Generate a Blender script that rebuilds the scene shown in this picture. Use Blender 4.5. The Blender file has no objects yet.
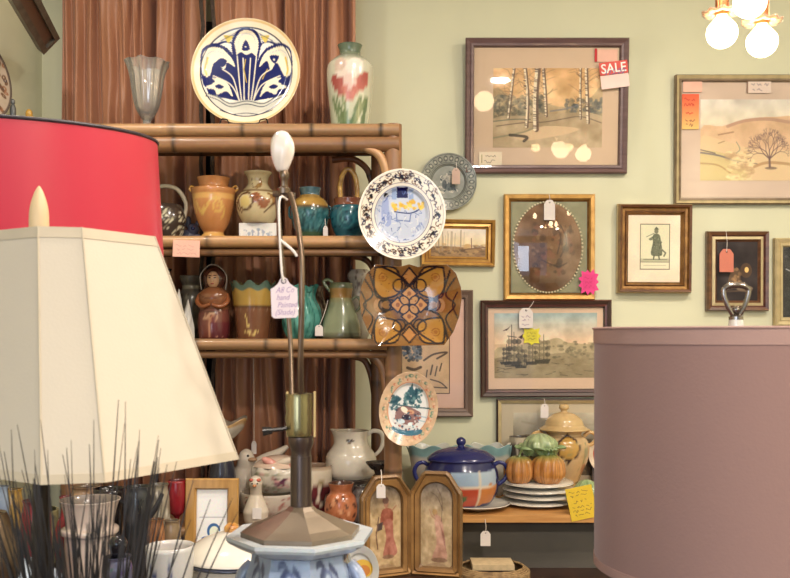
import bpy, math, random
import numpy as np
from mathutils import Vector, Matrix
random.seed(7)
F = 900.0; CX = 395.0; H = 335.0; EZ = 1.5
COL = bpy.context.scene.collection
def X(px, Y): return (px - CX) / F * Y
def Z(py, Y): return EZ + (H - py) / F * Y
def S(Y): return Y / F
def lin(c):
    return tuple(((v/255.0)/12.92 if v/255.0 <= .04045 else (((v/255.0)+.055)/1.055)**2.4) for v in c)
# ------------------------------------------------------------------ materials
MATS = {}
def nodes(name):
    m = bpy.data.materials.new(name); m.use_nodes = True
    nt = m.node_tree; b = nt.nodes['Principled BSDF']
    return m, nt, b
def solid(name, c, rough=.5, metal=0., var=.12, scale=30., bump=0., coat=0., c2=None, stretch=None, sheen=0., bscale=None):
    """procedural colour with noise variation"""
    if name in MATS: return MATS[name]
    m, nt, b = nodes(name); L = nt.links
    tc = nt.nodes.new('ShaderNodeTexCoord'); mp = nt.nodes.new('ShaderNodeMapping')
    L.new(tc.outputs['Object'], mp.inputs['Vector'])
    if stretch: mp.inputs['Scale'].default_value = stretch
    n = nt.nodes.new('ShaderNodeTexNoise'); n.inputs['Scale'].default_value = scale; n.inputs['Detail'].default_value = 5
    L.new(mp.outputs['Vector'], n.inputs['Vector'])
    r = nt.nodes.new('ShaderNodeValToRGB')
    l1 = lin(c); l2 = lin(c2) if c2 else tuple(v*(1-var) for v in l1); l0 = l1 if c2 else tuple(min(1, v*(1+var)) for v in l1)
    r.color_ramp.elements[0].color = (*l2, 1); r.color_ramp.elements[0].position = .32
    r.color_ramp.elements[1].color = (*l0, 1); r.color_ramp.elements[1].position = .68
    L.new(n.outputs['Fac'], r.inputs['Fac']); L.new(r.outputs['Color'], b.inputs['Base Color'])
    b.inputs['Roughness'].default_value = rough; b.inputs['Metallic'].default_value = metal
    b.inputs['Coat Weight'].default_value = coat; b.inputs['Coat Roughness'].default_value = .06
    b.inputs['Sheen Weight'].default_value = sheen
    if bump:
        n2 = nt.nodes.new('ShaderNodeTexNoise'); n2.inputs['Scale'].default_value = bscale or scale*2; L.new(mp.outputs['Vector'], n2.inputs['Vector'])
        bp = nt.nodes.new('ShaderNodeBump'); bp.inputs['Strength'].default_value = bump; bp.inputs['Distance'].default_value = .003
        L.new(n2.outputs['Fac'], bp.inputs['Height']); L.new(bp.outputs['Normal'], b.inputs['Normal'])
    MATS[name] = m; return m
def vcm(name, rough=.5, metal=0., coat=0., bump=0., bscale=200.):
    """material that takes its own painted colour pattern from the mesh"""
    if name in MATS: return MATS[name]
    m, nt, b = nodes(name); L = nt.links
    a = nt.nodes.new('ShaderNodeAttribute'); a.attribute_name = 'Col'
    n = nt.nodes.new('ShaderNodeTexNoise'); n.inputs['Scale'].default_value = bscale
    tc = nt.nodes.new('ShaderNodeTexCoord'); L.new(tc.outputs['Object'], n.inputs['Vector'])
    mx = nt.nodes.new('ShaderNodeMix'); mx.data_type = 'RGBA'; mx.blend_type = 'MULTIPLY'; mx.inputs['Factor'].default_value = .18
    L.new(a.outputs['Color'], mx.inputs['A']); L.new(n.outputs['Color'], mx.inputs['B'])
    L.new(mx.outputs['Result'], b.inputs['Base Color'])
    b.inputs['Roughness'].default_value = rough; b.inputs['Metallic'].default_value = metal
    b.inputs['Coat Weight'].default_value = coat; b.inputs['Coat Roughness'].default_value = .05
    if bump:
        bp = nt.nodes.new('ShaderNodeBump'); bp.inputs['Strength'].default_value = bump; bp.inputs['Distance'].default_value = .002
        L.new(n.outputs['Fac'], bp.inputs['Height']); L.new(bp.outputs['Normal'], b.inputs['Normal'])
    MATS[name] = m; return m
def glassm(name, tint=(250, 250, 248), refl=1.0, rough=.02, body=0.):
    if name in MATS: return MATS[name]
    m = bpy.data.materials.new(name); m.use_nodes = True; nt = m.node_tree; L = nt.links
    for n in list(nt.nodes):
        if n.type != 'OUTPUT_MATERIAL': nt.nodes.remove(n)
    out = [n for n in nt.nodes if n.type == 'OUTPUT_MATERIAL'][0]
    t = nt.nodes.new('ShaderNodeBsdfTransparent'); t.inputs['Color'].default_value = (*lin(tint), 1)
    g = nt.nodes.new('ShaderNodeBsdfGlossy'); g.inputs['Roughness'].default_value = rough
    fr = nt.nodes.new('ShaderNodeFresnel'); fr.inputs['IOR'].default_value = 1.5
    mu = nt.nodes.new('ShaderNodeMath'); mu.operation = 'MULTIPLY'; mu.inputs[1].default_value = refl; L.new(fr.outputs[0], mu.inputs[0])
    mx = nt.nodes.new('ShaderNodeMixShader'); L.new(mu.outputs[0], mx.inputs[0]); L.new(t.outputs[0], mx.inputs[1]); L.new(g.outputs[0], mx.inputs[2])
    last = mx
    if body:
        d = nt.nodes.new('ShaderNodeBsdfDiffuse'); d.inputs['Color'].default_value = (*lin(tint), 1)
        m2 = nt.nodes.new('ShaderNodeMixShader'); m2.inputs[0].default_value = body
        L.new(mx.outputs[0], m2.inputs[1]); L.new(d.outputs[0], m2.inputs[2]); last = m2
    L.new(last.outputs[0], out.inputs['Surface']); MATS[name] = m; return m
def emis(name, c, s):
    if name in MATS: return MATS[name]
    m = bpy.data.materials.new(name); m.use_nodes = True; nt = m.node_tree
    b = nt.nodes['Principled BSDF']; b.inputs['Base Color'].default_value = (*lin(c), 1)
    b.inputs['Emission Color'].default_value = (*lin(c), 1); b.inputs['Emission Strength'].default_value = s
    MATS[name] = m; return m
GLAZE = vcm('painted_glaze', .2, coat=.2)
MATTE = vcm('painted_matte', .75)
PAPER = vcm('printed_paper', .8)
RATTAN = vcm('rattan_cane', .42, coat=.1, bump=.15, bscale=90)
PANE = glassm('picture_glass', tint=(253, 253, 252), refl=.55)
WHITE = solid('white_porcelain', (226, 220, 208), .16, var=.03, coat=.5)
CARD = solid('white_card', (232, 224, 220), .8, var=.04)
STRING = solid('white_string', (225, 215, 205), .9)
BLACKW = solid('black_wire', (30, 27, 26), .45, metal=.6)
DARKW = solid('dark_wood', (62, 40, 30), .4, c2=(40, 25, 19), scale=12, stretch=(1, 1, 8))
GOLD = solid('worn_gold', (176, 132, 66), .38, metal=.45, c2=(128, 88, 38), scale=35, bump=.2)
# ------------------------------------------------------------------ objects
def link(o, parent=None):
    COL.objects.link(o)
    if parent is not None: o.parent = parent
    return o
def thing(name, label, cat, loc=(0, 0, 0), rz=0., group=None, rx=0., ry=0.):
    o = bpy.data.objects.new(name, None); o.empty_display_size = .05
    o.location = loc; o.rotation_euler = (rx, ry, rz); o['label'] = label; o['category'] = cat
    if group: o['group'] = group
    return link(o)
def tag(o, label, cat, group=None):
    o['label'] = label; o['category'] = cat
    if group: o['group'] = group
    return o
def struct(o): o['kind'] = 'structure'; return o
def mesh(name, V, Fc, mat, parent=None, cols=None, smooth=True, loc=None, midx=None, rot=None, sharp=None):
    me = bpy.data.meshes.new(name)
    V = np.asarray(V, dtype=float)
    me.from_pydata(V.tolist(), [], [tuple(int(i) for i in f) for f in Fc])
    for mm in (mat if isinstance(mat, (list, tuple)) else [mat]): me.materials.append(mm)
    if midx is not None: me.polygons.foreach_set('material_index', np.asarray(midx, dtype=np.int32))
    if cols is not None:
        c = np.asarray(cols, dtype=float) / 255.0
        l = np.where(c <= .04045, c/12.92, ((c+.055)/1.055)**2.4)
        a = me.color_attributes.new('Col', 'FLOAT_COLOR', 'POINT')
        a.data.foreach_set('color', np.concatenate([l, np.ones((len(l), 1))], 1).astype(np.float32).ravel())
    if smooth:
        me.polygons.foreach_set('use_smooth', [True]*len(me.polygons))
        if sharp: me.set_sharp_from_angle(angle=math.radians(sharp))
    me.update()
    o = bpy.data.objects.new(name, me)
    if loc is not None: o.location = loc
    if rot is not None: o.rotation_euler = rot
    return link(o, parent)
class MB:
    """collects shapes into one mesh"""
    def __init__(s): s.V = []; s.F = []; s.C = []
    def add(s, V, Fc, c=(200, 200, 200)):
        n = len(s.V); s.V += [tuple(v) for v in V]; s.F += [tuple(i+n for i in f) for f in Fc]
        if isinstance(c, np.ndarray) or (isinstance(c, list) and len(c) == len(V)): s.C += [tuple(x) for x in c]
        else: s.C += [tuple(c)]*len(V)
        return s
    def box(s, x0, x1, y0, y1, z0, z1, c=(200, 200, 200)):
        V = [(x, y, z) for x in (x0, x1) for y in (y0, y1) for z in (z0, z1)]
        return s.add(V, [(0, 1, 3, 2), (4, 6, 7, 5), (0, 4, 5, 1), (2, 3, 7, 6), (0, 2, 6, 4), (1, 5, 7, 3)], c)
    def tube(s, P, r, seg=8, c=(200, 200, 200), closed=False, sm=0):
        P = [Vector(p) for p in P]
        rs = list(r) if isinstance(r, (list, tuple)) else [r]*len(P)
        if sm: P, rs = smooth_path(P, rs, sm, closed)
        n = len(P); V = []; Fc = []
        up = Vector((0, 0, 1))
        prev = None
        for i, p in enumerate(P):
            if closed: t = P[(i+1) % n] - P[i-1]
            else: t = P[min(i+1, n-1)] - P[max(i-1, 0)]
            t = t.normalized() if t.length > 1e-9 else Vector((0, 0, 1))
            if prev is None:
                a = t.cross(up)
                if a.length < .1: a = t.cross(Vector((1, 0, 0)))
            else: a = prev - t*prev.dot(t)
            a.normalize(); prev = a; b = t.cross(a)
            for k in range(seg):
                th = 2*math.pi*k/seg
                V.append(p + (a*math.cos(th) + b*math.sin(th))*rs[i])
        for i in range(n if closed else n-1):
            j = (i+1) % n
            for k in range(seg):
                k2 = (k+1) % seg
                Fc.append((i*seg+k, i*seg+k2, j*seg+k2, j*seg+k))
        if not closed:
            Fc.append(tuple(range(seg))[::-1]); Fc.append(tuple((n-1)*seg+k for k in range(seg)))
        return s.add(V, Fc, c)
    def ell(s, c0, rad, c=(200, 200, 200), n=12, rot=None, fn=None):
        V = []; Fc = []
        m = n*2
        for i in range(n+1):
            ph = math.pi*i/n
            for k in range(m):
                th = 2*math.pi*k/m
                v = Vector((math.sin(ph)*math.cos(th), math.sin(ph)*math.sin(th), math.cos(ph)))
                q = fn(v) if fn else 1.
                v = Vector((v.x*rad[0]*q, v.y*rad[1]*q, v.z*rad[2]*q))
                if rot: v = rot @ v
                V.append(v + Vector(c0))
        for i in range(n):
            for k in range(m):
                Fc.append((i*m+k, (i+1)*m+k, (i+1)*m+(k+1) % m, i*m+(k+1) % m))
        return s.add(V, Fc, c)
    def lathe(s, prof, seg=32, c=(200, 200, 200), o=(0, 0, 0), sm=0):
        P = smooth2(prof, sm) if sm else prof
        V = []; Fc = []
        for r, h in P:
            for k in range(seg):
                th = 2*math.pi*k/seg
                V.append((o[0]+r*math.cos(th), o[1]+r*math.sin(th), o[2]+h))
        for i in range(len(P)-1):
            for k in range(seg):
                Fc.append((i*seg+k, i*seg+(k+1) % seg, (i+1)*seg+(k+1) % seg, (i+1)*seg+k))
        return s.add(V, Fc, c)
    def prism(s, pts, y0, y1, c=(200, 200, 200)):
        """outline in x,z extruded along y; y0 is the front"""
        n = len(pts)
        V = [(x, y0, z) for x, z in pts] + [(x, y1, z) for x, z in pts]
        Fc = [tuple(range(n)), tuple(range(2*n-1, n-1, -1))] + [(i, n+i, n+(i+1) % n, (i+1) % n) for i in range(n)]
        return s.add(V, Fc, c)
    def build(s, name, mat, parent=None, cols=False, smooth=True, loc=None, rot=None, sharp=40):
        return mesh(name, s.V, s.F, mat, parent, s.C if cols else None, smooth, loc, rot=rot, sharp=sharp)
def cr(p0, p1, p2, p3, t):
    return .5*((2*p1) + (-p0+p2)*t + (2*p0-5*p1+4*p2-p3)*t*t + (-p0+3*p1-3*p2+p3)*t**3)
def smooth_path(P, rs, k, closed=False):
    n = len(P); out = []; ro = []
    for i in range(n if closed else n-1):
        g = (lambda j: j % n) if closed else (lambda j: max(0, min(n-1, j)))
        a, b, c, d = g(i-1), g(i), g(i+1), g(i+2)
        for q in range(k):
            t = q/k
            out.append(Vector([cr(P[a][e], P[b][e], P[c][e], P[d][e], t) for e in range(3)])); ro.append(rs[b]*(1-t)+rs[c]*t)
    if not closed: out.append(P[-1]); ro.append(rs[-1])
    return out, ro
def smooth2(P, k):
    n = len(P); out = []
    for i in range(n-1):
        a, b, c, d = max(0, i-1), i, i+1, min(n-1, i+2)
        for q in range(k):
            t = q/k; out.append((max(0, cr(P[a][0], P[b][0], P[c][0], P[d][0], t)), cr(P[a][1], P[b][1], P[c][1], P[d][1], t)))
    out.append(P[-1]); return out
# ------------------------------------------------------------------ canvas: decoration patterns painted on real surfaces
class Cv:
    def __init__(s, w, h, bg):
        s.w, s.h = w, h; s.a = np.zeros((h, w, 3)); s.a[:] = bg
        s.yy, s.xx = np.mgrid[0:h, 0:w].astype(float)
    def put(s, m, c, a=1.):
        m = np.clip(m, 0, 1)[..., None]*a; s.a = s.a*(1-m) + np.array(c, float)*m; return s
    def ell(s, x, y, rx, ry, c, rot=0., a=1., w=None):
        ca, sa = math.cos(math.radians(rot)), math.sin(math.radians(rot))
        dx, dy = s.xx-x, s.yy-y; u = (dx*ca+dy*sa)/rx; v = (-dx*sa+dy*ca)/ry
        d = (np.sqrt(u*u+v*v)-1)*min(rx, ry)
        return s.put((.5-d) if w is None else (w/2+.5-abs(d)), c, a)
    def poly(s, pts, c, a=1., k=0):
        if k: q, _ = smooth_path([Vector((x, y, 0)) for x, y in pts], [1]*len(pts), k, True); pts = [(v.x, v.y) for v in q]
        ins = np.zeros((s.h, s.w), bool); n = len(pts)
        for i in range(n):
            x0, y0 = pts[i]; x1, y1 = pts[(i+1) % n]
            if y0 == y1: continue
            cnd = ((y0 > s.yy) != (y1 > s.yy)) & (s.xx < (x1-x0)*(s.yy-y0)/(y1-y0)+x0)
            ins ^= cnd
        return s.put(ins.astype(float), c, a)
    def line(s, pts, w, c, a=1., k=0, taper=False):
        if k: q, _ = smooth_path([Vector((x, y, 0)) for x, y in pts], [1]*len(pts), k); pts = [(v.x, v.y) for v in q]
        m = np.zeros((s.h, s.w)); n = len(pts)-1
        for i in range(n):
            (x0, y0), (x1, y1) = pts[i], pts[i+1]
            ww = w*(1-.75*i/max(1, n)) if taper else w
            bx0, bx1 = int(max(0, min(x0, x1)-ww-2)), int(min(s.w, max(x0, x1)+ww+3)); by0, by1 = int(max(0, min(y0, y1)-ww-2)), int(min(s.h, max(y0, y1)+ww+3))
            if bx1 <= bx0 or by1 <= by0: continue
            xx, yy = s.xx[by0:by1, bx0:bx1], s.yy[by0:by1, bx0:bx1]
            dx, dy = x1-x0, y1-y0; L = dx*dx+dy*dy+1e-9
            t = np.clip(((xx-x0)*dx+(yy-y0)*dy)/L, 0, 1)
            d = np.hypot(xx-x0-t*dx, yy-y0-t*dy)
            m[by0:by1, bx0:bx1] = np.maximum(m[by0:by1, bx0:bx1], np.clip(ww/2+.5-d, 0, 1))
        return s.put(m, c, a)
    def rect(s, x0, y0, x1, y1, c, a=1.):
        return s.put(((s.xx >= x0) & (s.xx <= x1) & (s.yy >= y0) & (s.yy <= y1)).astype(float), c, a)
    def grad(s, y0, y1, c0, c1, x0=0, x1=9999):
        t = np.clip((s.yy-y0)/(y1-y0), 0, 1)[..., None]; m = ((s.yy >= y0) & (s.yy <= y1) & (s.xx >= x0) & (s.xx <= x1))[..., None]
        s.a = np.where(m, np.array(c0, float)*(1-t)+np.array(c1, float)*t, s.a); return s
    def noise(s, sc, amp, seed=0, mask=None):
        r = np.random.RandomState(seed); out = np.zeros((s.h, s.w))
        for o in range(3):
            q = max(2, sc/(2**o)); gw, gh = int(s.w/q)+3, int(s.h/q)+3; g = r.rand(gh, gw)-.5
            fx, fy = s.xx/q, s.yy/q; ix, iy = fx.astype(int), fy.astype(int); tx, ty = fx-ix, fy-iy
            tx = tx*tx*(3-2*tx); ty = ty*ty*(3-2*ty)
            out += (g[iy, ix]*(1-tx)*(1-ty)+g[iy, ix+1]*tx*(1-ty)+g[iy+1, ix]*(1-tx)*ty+g[iy+1, ix+1]*tx*ty)/(2**o)
        if mask is not None: out = out*mask
        s.a = np.clip(s.a + out[..., None]*amp, 0, 255); return s
    def dabs(s, n, box, cols, r=(1, 3), seed=0, a=.7, asp=1.):
        R = random.Random(seed)
        for _ in range(n):
            q = R.uniform(*r); x = R.uniform(box[0], box[2]); y = R.uniform(box[1], box[3])
            bx0, bx1, by0, by1 = int(max(0, x-q*asp-3)), int(min(s.w, x+q*asp+4)), int(max(0, y-q-3)), int(min(s.h, y+q+4))
            if bx1 <= bx0 or by1 <= by0: continue
            xx, yy = s.xx[by0:by1, bx0:bx1], s.yy[by0:by1, bx0:bx1]
            d = np.hypot((xx-x)/asp, yy-y); m = (np.clip(q+.5-d, 0, 1)*a)[..., None]
            s.a[by0:by1, bx0:bx1] = s.a[by0:by1, bx0:bx1]*(1-m)+np.array(R.choice(cols), float)*m
        return s
    def scrib(s, x0, y0, x1, y1, w, c, seed=0, rows=2):
        """handwriting-like strokes"""
        R = random.Random(seed)
        for r_ in range(rows):
            y = y0 + (y1-y0)*(r_+.5)/rows; hh = (y1-y0)/rows*.32; x = x0+R.uniform(0, (x1-x0)*.12); P = []
            xe = x1-R.uniform(0, (x1-x0)*.25)
            while x < xe:
                P.append((x, y+R.uniform(-hh, hh))); x += R.uniform(.35, .9)*hh+.4
                if R.random() < .15 and len(P) > 2: s.line(P, w, c); P = []; x += hh
            if len(P) > 1: s.line(P, w, c)
        return s
    def samp(s, u, v):
        """u,v in 0..1, v down"""
        x = np.clip(np.asarray(u)*(s.w-1), 0, s.w-1.001); y = np.clip(np.asarray(v)*(s.h-1), 0, s.h-1.001)
        ix, iy = x.astype(int), y.astype(int); tx, ty = (x-ix)[..., None], (y-iy)[..., None]
        A = s.a; return A[iy, ix]*(1-tx)*(1-ty)+A[iy, ix+1]*tx*(1-ty)+A[iy+1, ix]*(1-tx)*ty+A[iy+1, ix+1]*tx*ty
def lively(cv, c=1.25, g=1.22, s=.8):
    l = cv.a.mean(axis=2, keepdims=True); cv.a = l+(cv.a-l)*s
    m = cv.a.mean(axis=(0, 1), keepdims=True); cv.a = np.clip((m+(cv.a-m)*c)*g, 0, 255); return cv
def sheet(name, w, h, cv, mat, parent=None, z0=0., y=0., res=None, bulge=0., mask=None, x0=None, loc=None, thick=.0012):
    """printed sheet facing -y, with its own thickness"""
    nx = res or min(cv.w, 260); ny = max(2, int(nx*h/w)); x0 = -w/2 if x0 is None else x0
    uu, vv = np.meshgrid(np.linspace(0, 1, nx), np.linspace(0, 1, ny))
    col = cv.samp(uu, vv).reshape(-1, 3)
    yy = y - bulge*(1-(2*uu-1)**2)*(1-(2*vv-1)**2)
    V = np.stack([x0+uu*w, yy, z0+h-vv*h], -1).reshape(-1, 3)
    idx = np.arange(nx*ny).reshape(ny, nx)
    Fc = np.stack([idx[:-1, :-1], idx[1:, :-1], idx[1:, 1:], idx[:-1, 1:]], -1).reshape(-1, 4).tolist()
    n = len(V)
    B = np.array([[x0, y+thick, z0+h], [x0+w, y+thick, z0+h], [x0+w, y+thick, z0], [x0, y+thick, z0]])
    V = np.vstack([V, B]); col = np.vstack([col, np.tile(col[:1], (4, 1))])
    Fc += [(n, n+1, n+2, n+3)]
    top = idx[0].tolist(); bot = idx[-1].tolist(); lf = idx[:, 0].tolist(); rt = idx[:, -1].tolist()
    Fc += [tuple(top+[n+1, n]), tuple(bot[::-1]+[n+3, n+2]), tuple(lf[::-1]+[n, n+3]), tuple(rt+[n+2, n+1])]
    return mesh(name, V, Fc, mat, parent, col, smooth=False, loc=loc)
def lathe(name, prof, mat, parent=None, cv=None, seg=64, sm=5, th=.004, inner=None, depth=.6, mod=None, loc=None, color=None, flat=False, px=None, rot=None, sharp=None):
    """vessel: outer profile (r,h) bottom to top, with a real wall thickness and an inside; the front half carries the canvas"""
    if px: prof = [(r*px, h*px) for r, h in prof]
    P = smooth2(prof, sm) if sm else list(prof)
    if P[0][0] > 1e-6: P = [(0, P[0][1])] + P
    hmin = min(h for r, h in P); hmax = max(h for r, h in P); nO = len(P)
    flo = hmax - (hmax-hmin)*depth
    if th:
        inn = [(max(r-th, 0), h if i else h) for i, (r, h) in enumerate(reversed(P)) if h > flo]
        if inn: P = P + inn + [(0, max(flo, hmin+th))]
    elif P[-1][0] > 1e-6: P = P + [(0, P[-1][1])]
    P = np.array(P); n = len(P)
    tt = np.arange(seg)/seg*2*math.pi
    R = np.repeat(P[:, :1], seg, 1); Hh = np.repeat(P[:, 1:2], seg, 1); T = np.tile(tt, (n, 1))
    if mod: R, Hh = mod(T, (Hh-hmin)/(hmax-hmin+1e-9), R, Hh)
    # theta 0 faces the viewer (-y)
    V = np.stack([R*np.sin(T), -R*np.cos(T), Hh], -1).reshape(-1, 3)
    idx = np.arange(n*seg).reshape(n, seg); nx = np.roll(idx, -1, 1)
    Fc = np.stack([idx[:-1], nx[:-1], nx[1:], idx[1:]], -1).reshape(-1, 4).tolist()
    cols = None
    if cv is not None:
        a = (T+math.pi) % (2*math.pi) - math.pi
        a = np.where(abs(a) > math.pi/2, np.sign(a)*(math.pi-abs(a)), a)
        cols = cv.samp(.5+.68*(.33*np.sin(a)+.17*a/(math.pi/2)), 1-(P[:, 1:2]-hmin)/(hmax-hmin)+0*T)
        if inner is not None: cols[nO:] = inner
        cols = cols.reshape(-1, 3); gm_ = cols.mean(axis=1, keepdims=True); cols = gm_+(cols-gm_)*.86
    elif color is not None:
        cols = np.tile(np.array(color, float), (n*seg, 1))
        if inner is not None: cols.reshape(n, seg, 3)[nO:] = inner
    return mesh(name, V, Fc, mat, parent, cols, smooth=not flat, loc=loc, rot=rot, sharp=sharp)
def plate(name, rx, rz, prof, cv, mat, parent=None, outline=None, loc=None, rot=None, back=(225, 215, 200), nr=90, seg=200, th=.005):
    """plate standing upright facing -y; prof(t)->forward offset, t 0..1 from centre to rim; outline(theta)->radius factor"""
    t = np.linspace(0, 1, nr)[:, None]; a = np.arange(seg)[None, :]/seg*2*math.pi
    k = np.ones_like(a) if outline is None else np.array([outline(x) for x in a[0]])[None, :]
    x = t*k*np.cos(a)*rx; z = t*k*np.sin(a)*rz; y = -np.array([prof(q) for q in t[:, 0]])[:, None]+0*a
    Vf = np.stack([x, y, z], -1).reshape(-1, 3)
    cf = cv.samp(.5+x/(2*rx), .5-z/(2*rz)).reshape(-1, 3)
    Vb = np.stack([x*.995, y+th, z*.995], -1).reshape(-1, 3)
    idx = np.arange(nr*seg).reshape(nr, seg); nx = np.roll(idx, -1, 1); N = nr*seg
    Fc = np.stack([idx[:-1], idx[1:], nx[1:], nx[:-1]], -1).reshape(-1, 4).tolist()
    Fc += [tuple(N+i for i in f[::-1]) for f in Fc]
    e, e2 = idx[-1], nx[-1]
    Fc += [(int(e[i]), int(e[i])+N, int(e2[i])+N, int(e2[i])) for i in range(seg)]
    return mesh(name, np.vstack([Vf, Vb]), Fc, mat, parent, np.vstack([cf, np.tile(np.array(back, float), (N, 1))]), loc=loc, rot=rot)
def plate_prof(depth=.02, well=.62):
    def f(t):
        if t < well*.85: return 0.
        if t < well: q = (t-well*.85)/(well*.15); return depth*.45*q*q*(3-2*q)
        return depth*.45 + depth*.55*(t-well)/(1-well)
    return f
def moulding(name, w, h, prof, mats, parent=None, bands=None, z0=0.):
    """mitred picture frame; prof = [(inset, forward)], closes at the back"""
    P = [(0, 0)] + prof + [(prof[-1][0], .001)]
    V = []; Fc = []; mi = []
    for i, (ins, f) in enumerate(P):
        V += [(-w/2+ins, -f, z0+ins), (w/2-ins, -f, z0+ins), (w/2-ins, -f, z0+h-ins), (-w/2+ins, -f, z0+h-ins)]
    n = len(P)
    for i in range(n):
        j = (i+1) % n
        for k in range(4):
            Fc.append((i*4+k, i*4+(k+1) % 4, j*4+(k+1) % 4, j*4+k)); mi.append((bands[i] if bands and i < len(bands) else 0))
    return mesh(name, V, Fc, mats, parent, smooth=False, midx=mi)
def text(name, s, size, mat, parent=None, loc=(0, 0, 0), shear=0., rot=0., ext=.0004, ax='CENTER', off=0., sx=1.):
    cu = bpy.data.curves.new(name, 'FONT'); cu.body = s; cu.size = size; cu.shear = shear; cu.extrude = ext; cu.align_x = ax; cu.offset = off; cu.resolution_u = 3
    tmp = bpy.data.objects.new('tmp_text', cu); COL.objects.link(tmp)
    dg = bpy.context.evaluated_depsgraph_get(); me = bpy.data.meshes.new_from_object(tmp.evaluated_get(dg))
    bpy.data.objects.remove(tmp)
    R = Matrix.Rotation(rot, 4, 'Y') @ Matrix.Rotation(math.pi/2, 4, 'X') @ Matrix.Diagonal((sx, 1, 1, 1))
    me.transform(R); me.materials.clear(); me.materials.append(mat); me.name = name
    o = bpy.data.objects.new(name, me); o.location = loc
    return link(o, parent)
def rrect(w, h, r, n=4):
    P = []
    for cx, cy, a0 in ((w/2-r, h-r, 0), (-w/2+r, h-r, 90), (-w/2+r, r, 180), (w/2-r, r, 270)):
        for k in range(n+1):
            a = math.radians(a0+90*k/n); P.append((cx+r*math.cos(a), cy+r*math.sin(a)))
    return P
def price_tag(px, py_top, Y, wpx, hpx, label, str_from, color=(228, 218, 212), rz=0., group=None, ry=0., scr=True, ink=(120, 90, 130), colr2=None):
    """swing tag: card with clipped shoulders and its string. str_from=(px,py[,Y])"""
    s = S(Y); w, h = wpx*s, hpx*s; sh = h*.22
    base = Vector((X(px, Y), Y, Z(py_top+hpx, Y)))
    t = thing('price_tag', label, 'price tag', base, rz, group, ry=ry)
    cvs = Cv(60, int(60*h/w), color)
    if scr: cvs.scrib(10, cvs.h*.3, 52, cvs.h*.9, 1.6, ink, seed=int(px+py_top), rows=3)
    cvs.ell(30, cvs.h*.12, 4, 4, (70, 50, 45))
    # body: grid sheet clipped by shoulders
    nx, ny = 40, 46; V = []; C = []; Fc = []
    for j in range(ny):
        v = j/(ny-1); z = h-v*h
        hw = w/2 if z < h-sh else w/2*(.45+.55*((h-z)/sh)**.8)
        for i in range(nx):
            u = i/(nx-1); V.append((-hw+2*hw*u, -.0008, z)); C.append(cvs.samp(np.array(.5+(u-.5)*hw/(w/2)), np.array(v)))
    n = len(V)
    V += [(x, .0008, z) for x, y, z in V]; C = C+C
    for j in range(ny-1):
        for i in range(nx-1):
            a = j*nx+i; Fc.append((a, a+nx, a+nx+1, a+1)); Fc.append((n+a, n+a+1, n+a+nx+1, n+a+nx))
    ring = [i for i in range(nx)] + [j*nx+nx-1 for j in range(1, ny)] + [(ny-1)*nx+i for i in range(nx-2, -1, -1)] + [j*nx for j in range(ny-2, 0, -1)]
    for a, b in zip(ring, ring[1:]+ring[:1]): Fc.append((a, b, n+b, n+a))
    mesh('card', V, Fc, PAPER, t, C, smooth=False)
    sy = str_from[2] if len(str_from) > 2 else Y
    q = Vector((X(str_from[0], sy), sy, Z(str_from[1], sy))) - base
    q = Matrix.Rotation(-rz, 3, 'Z') @ q
    top = Vector((0, -.001, h*.88))
    MB().tube([top, top*.5+q*.5+Vector((.002, -.003, -.002)), q], .0011 if Y > 2 else .0008, 6, sm=4).build('string', STRING, t)
    return t
# ================================================================== SETTING
XL, XR, YB, YF, ZC = -1.412, 2.7, 3.6, -3.2, 3.12
wallm = solid('green_wall_paint', (206, 205, 176), .85, var=.02, scale=3., bump=.05, bscale=60)
def slab(name, x0, x1, y0, y1, z0, z1, m): return struct(MB().box(x0, x1, y0, y1, z0, z1).build(name, m, smooth=False))
# back wall with the window opening behind the curtain
WX0, WX1, WZ0, WZ1 = -1.2, -.28, .9, 2.75
b = MB()
b.box(XL-.1, WX0, YB, YB+.12, 0, ZC); b.box(WX1, XR, YB, YB+.12, 0, ZC); b.box(WX0, WX1, YB, YB+.12, 0, WZ0); b.box(WX0, WX1, YB, YB+.12, WZ1, ZC)
struct(b.build('wall_back', wallm, smooth=False))
slab('wall_left', XL-.1, XL, -.6, YB, 0, ZC, wallm); slab('wall_right', XR, XR+.1, YF, YB, 0, ZC, wallm)
b = MB(); b.box(XL-.1, XR+.1, YF-.1, YF, 0, .5); b.box(XL-.1, XR+.1, YF-.1, YF, 2.7, ZC); b.box(1.6, XR+.1, YF-.1, YF, .5, 2.7)
struct(b.build('wall_front', wallm, smooth=False))
b = MB(); b.box(XL-.1, XL, YF, -.6, 0, .6); b.box(XL-.1, XL, YF, -.6, 2.7, ZC)
struct(b.build('wall_street_side', wallm, smooth=False))
slab('ceiling', XL-.1, XR+.1, YF-.1, YB+.12, ZC, ZC+.1, solid('ceiling_paint', (232, 226, 208), .9, var=.02, scale=4))
slab('floor', XL-.1, XR+.1, YF-.1, YB+.12, -.1, 0, solid('floor_boards', (120, 82, 54), .45, c2=(84, 54, 36), scale=6, stretch=(8, .6, 1)))
b = MB()
for x0, x1, z0, z1 in ((WX0, WX0+.05, WZ0, WZ1), (WX1-.05, WX1, WZ0, WZ1), (WX0, WX1, WZ0, WZ0+.05), (WX0, WX1, WZ1-.05, WZ1)): b.box(x0, x1, YB-.01, YB+.05, z0, z1)
struct(b.build('window_1', solid('dark_window_frame', (58, 56, 58), .4), smooth=False))
struct(MB().box(WX0+.05, WX1-.05, YB+.02, YB+.026, WZ0+.05, WZ1-.05).build('window_pane', solid('night_glass', (62, 66, 78), .15, var=.3, scale=2), bpy.data.objects['window_1'], smooth=False))

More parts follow.
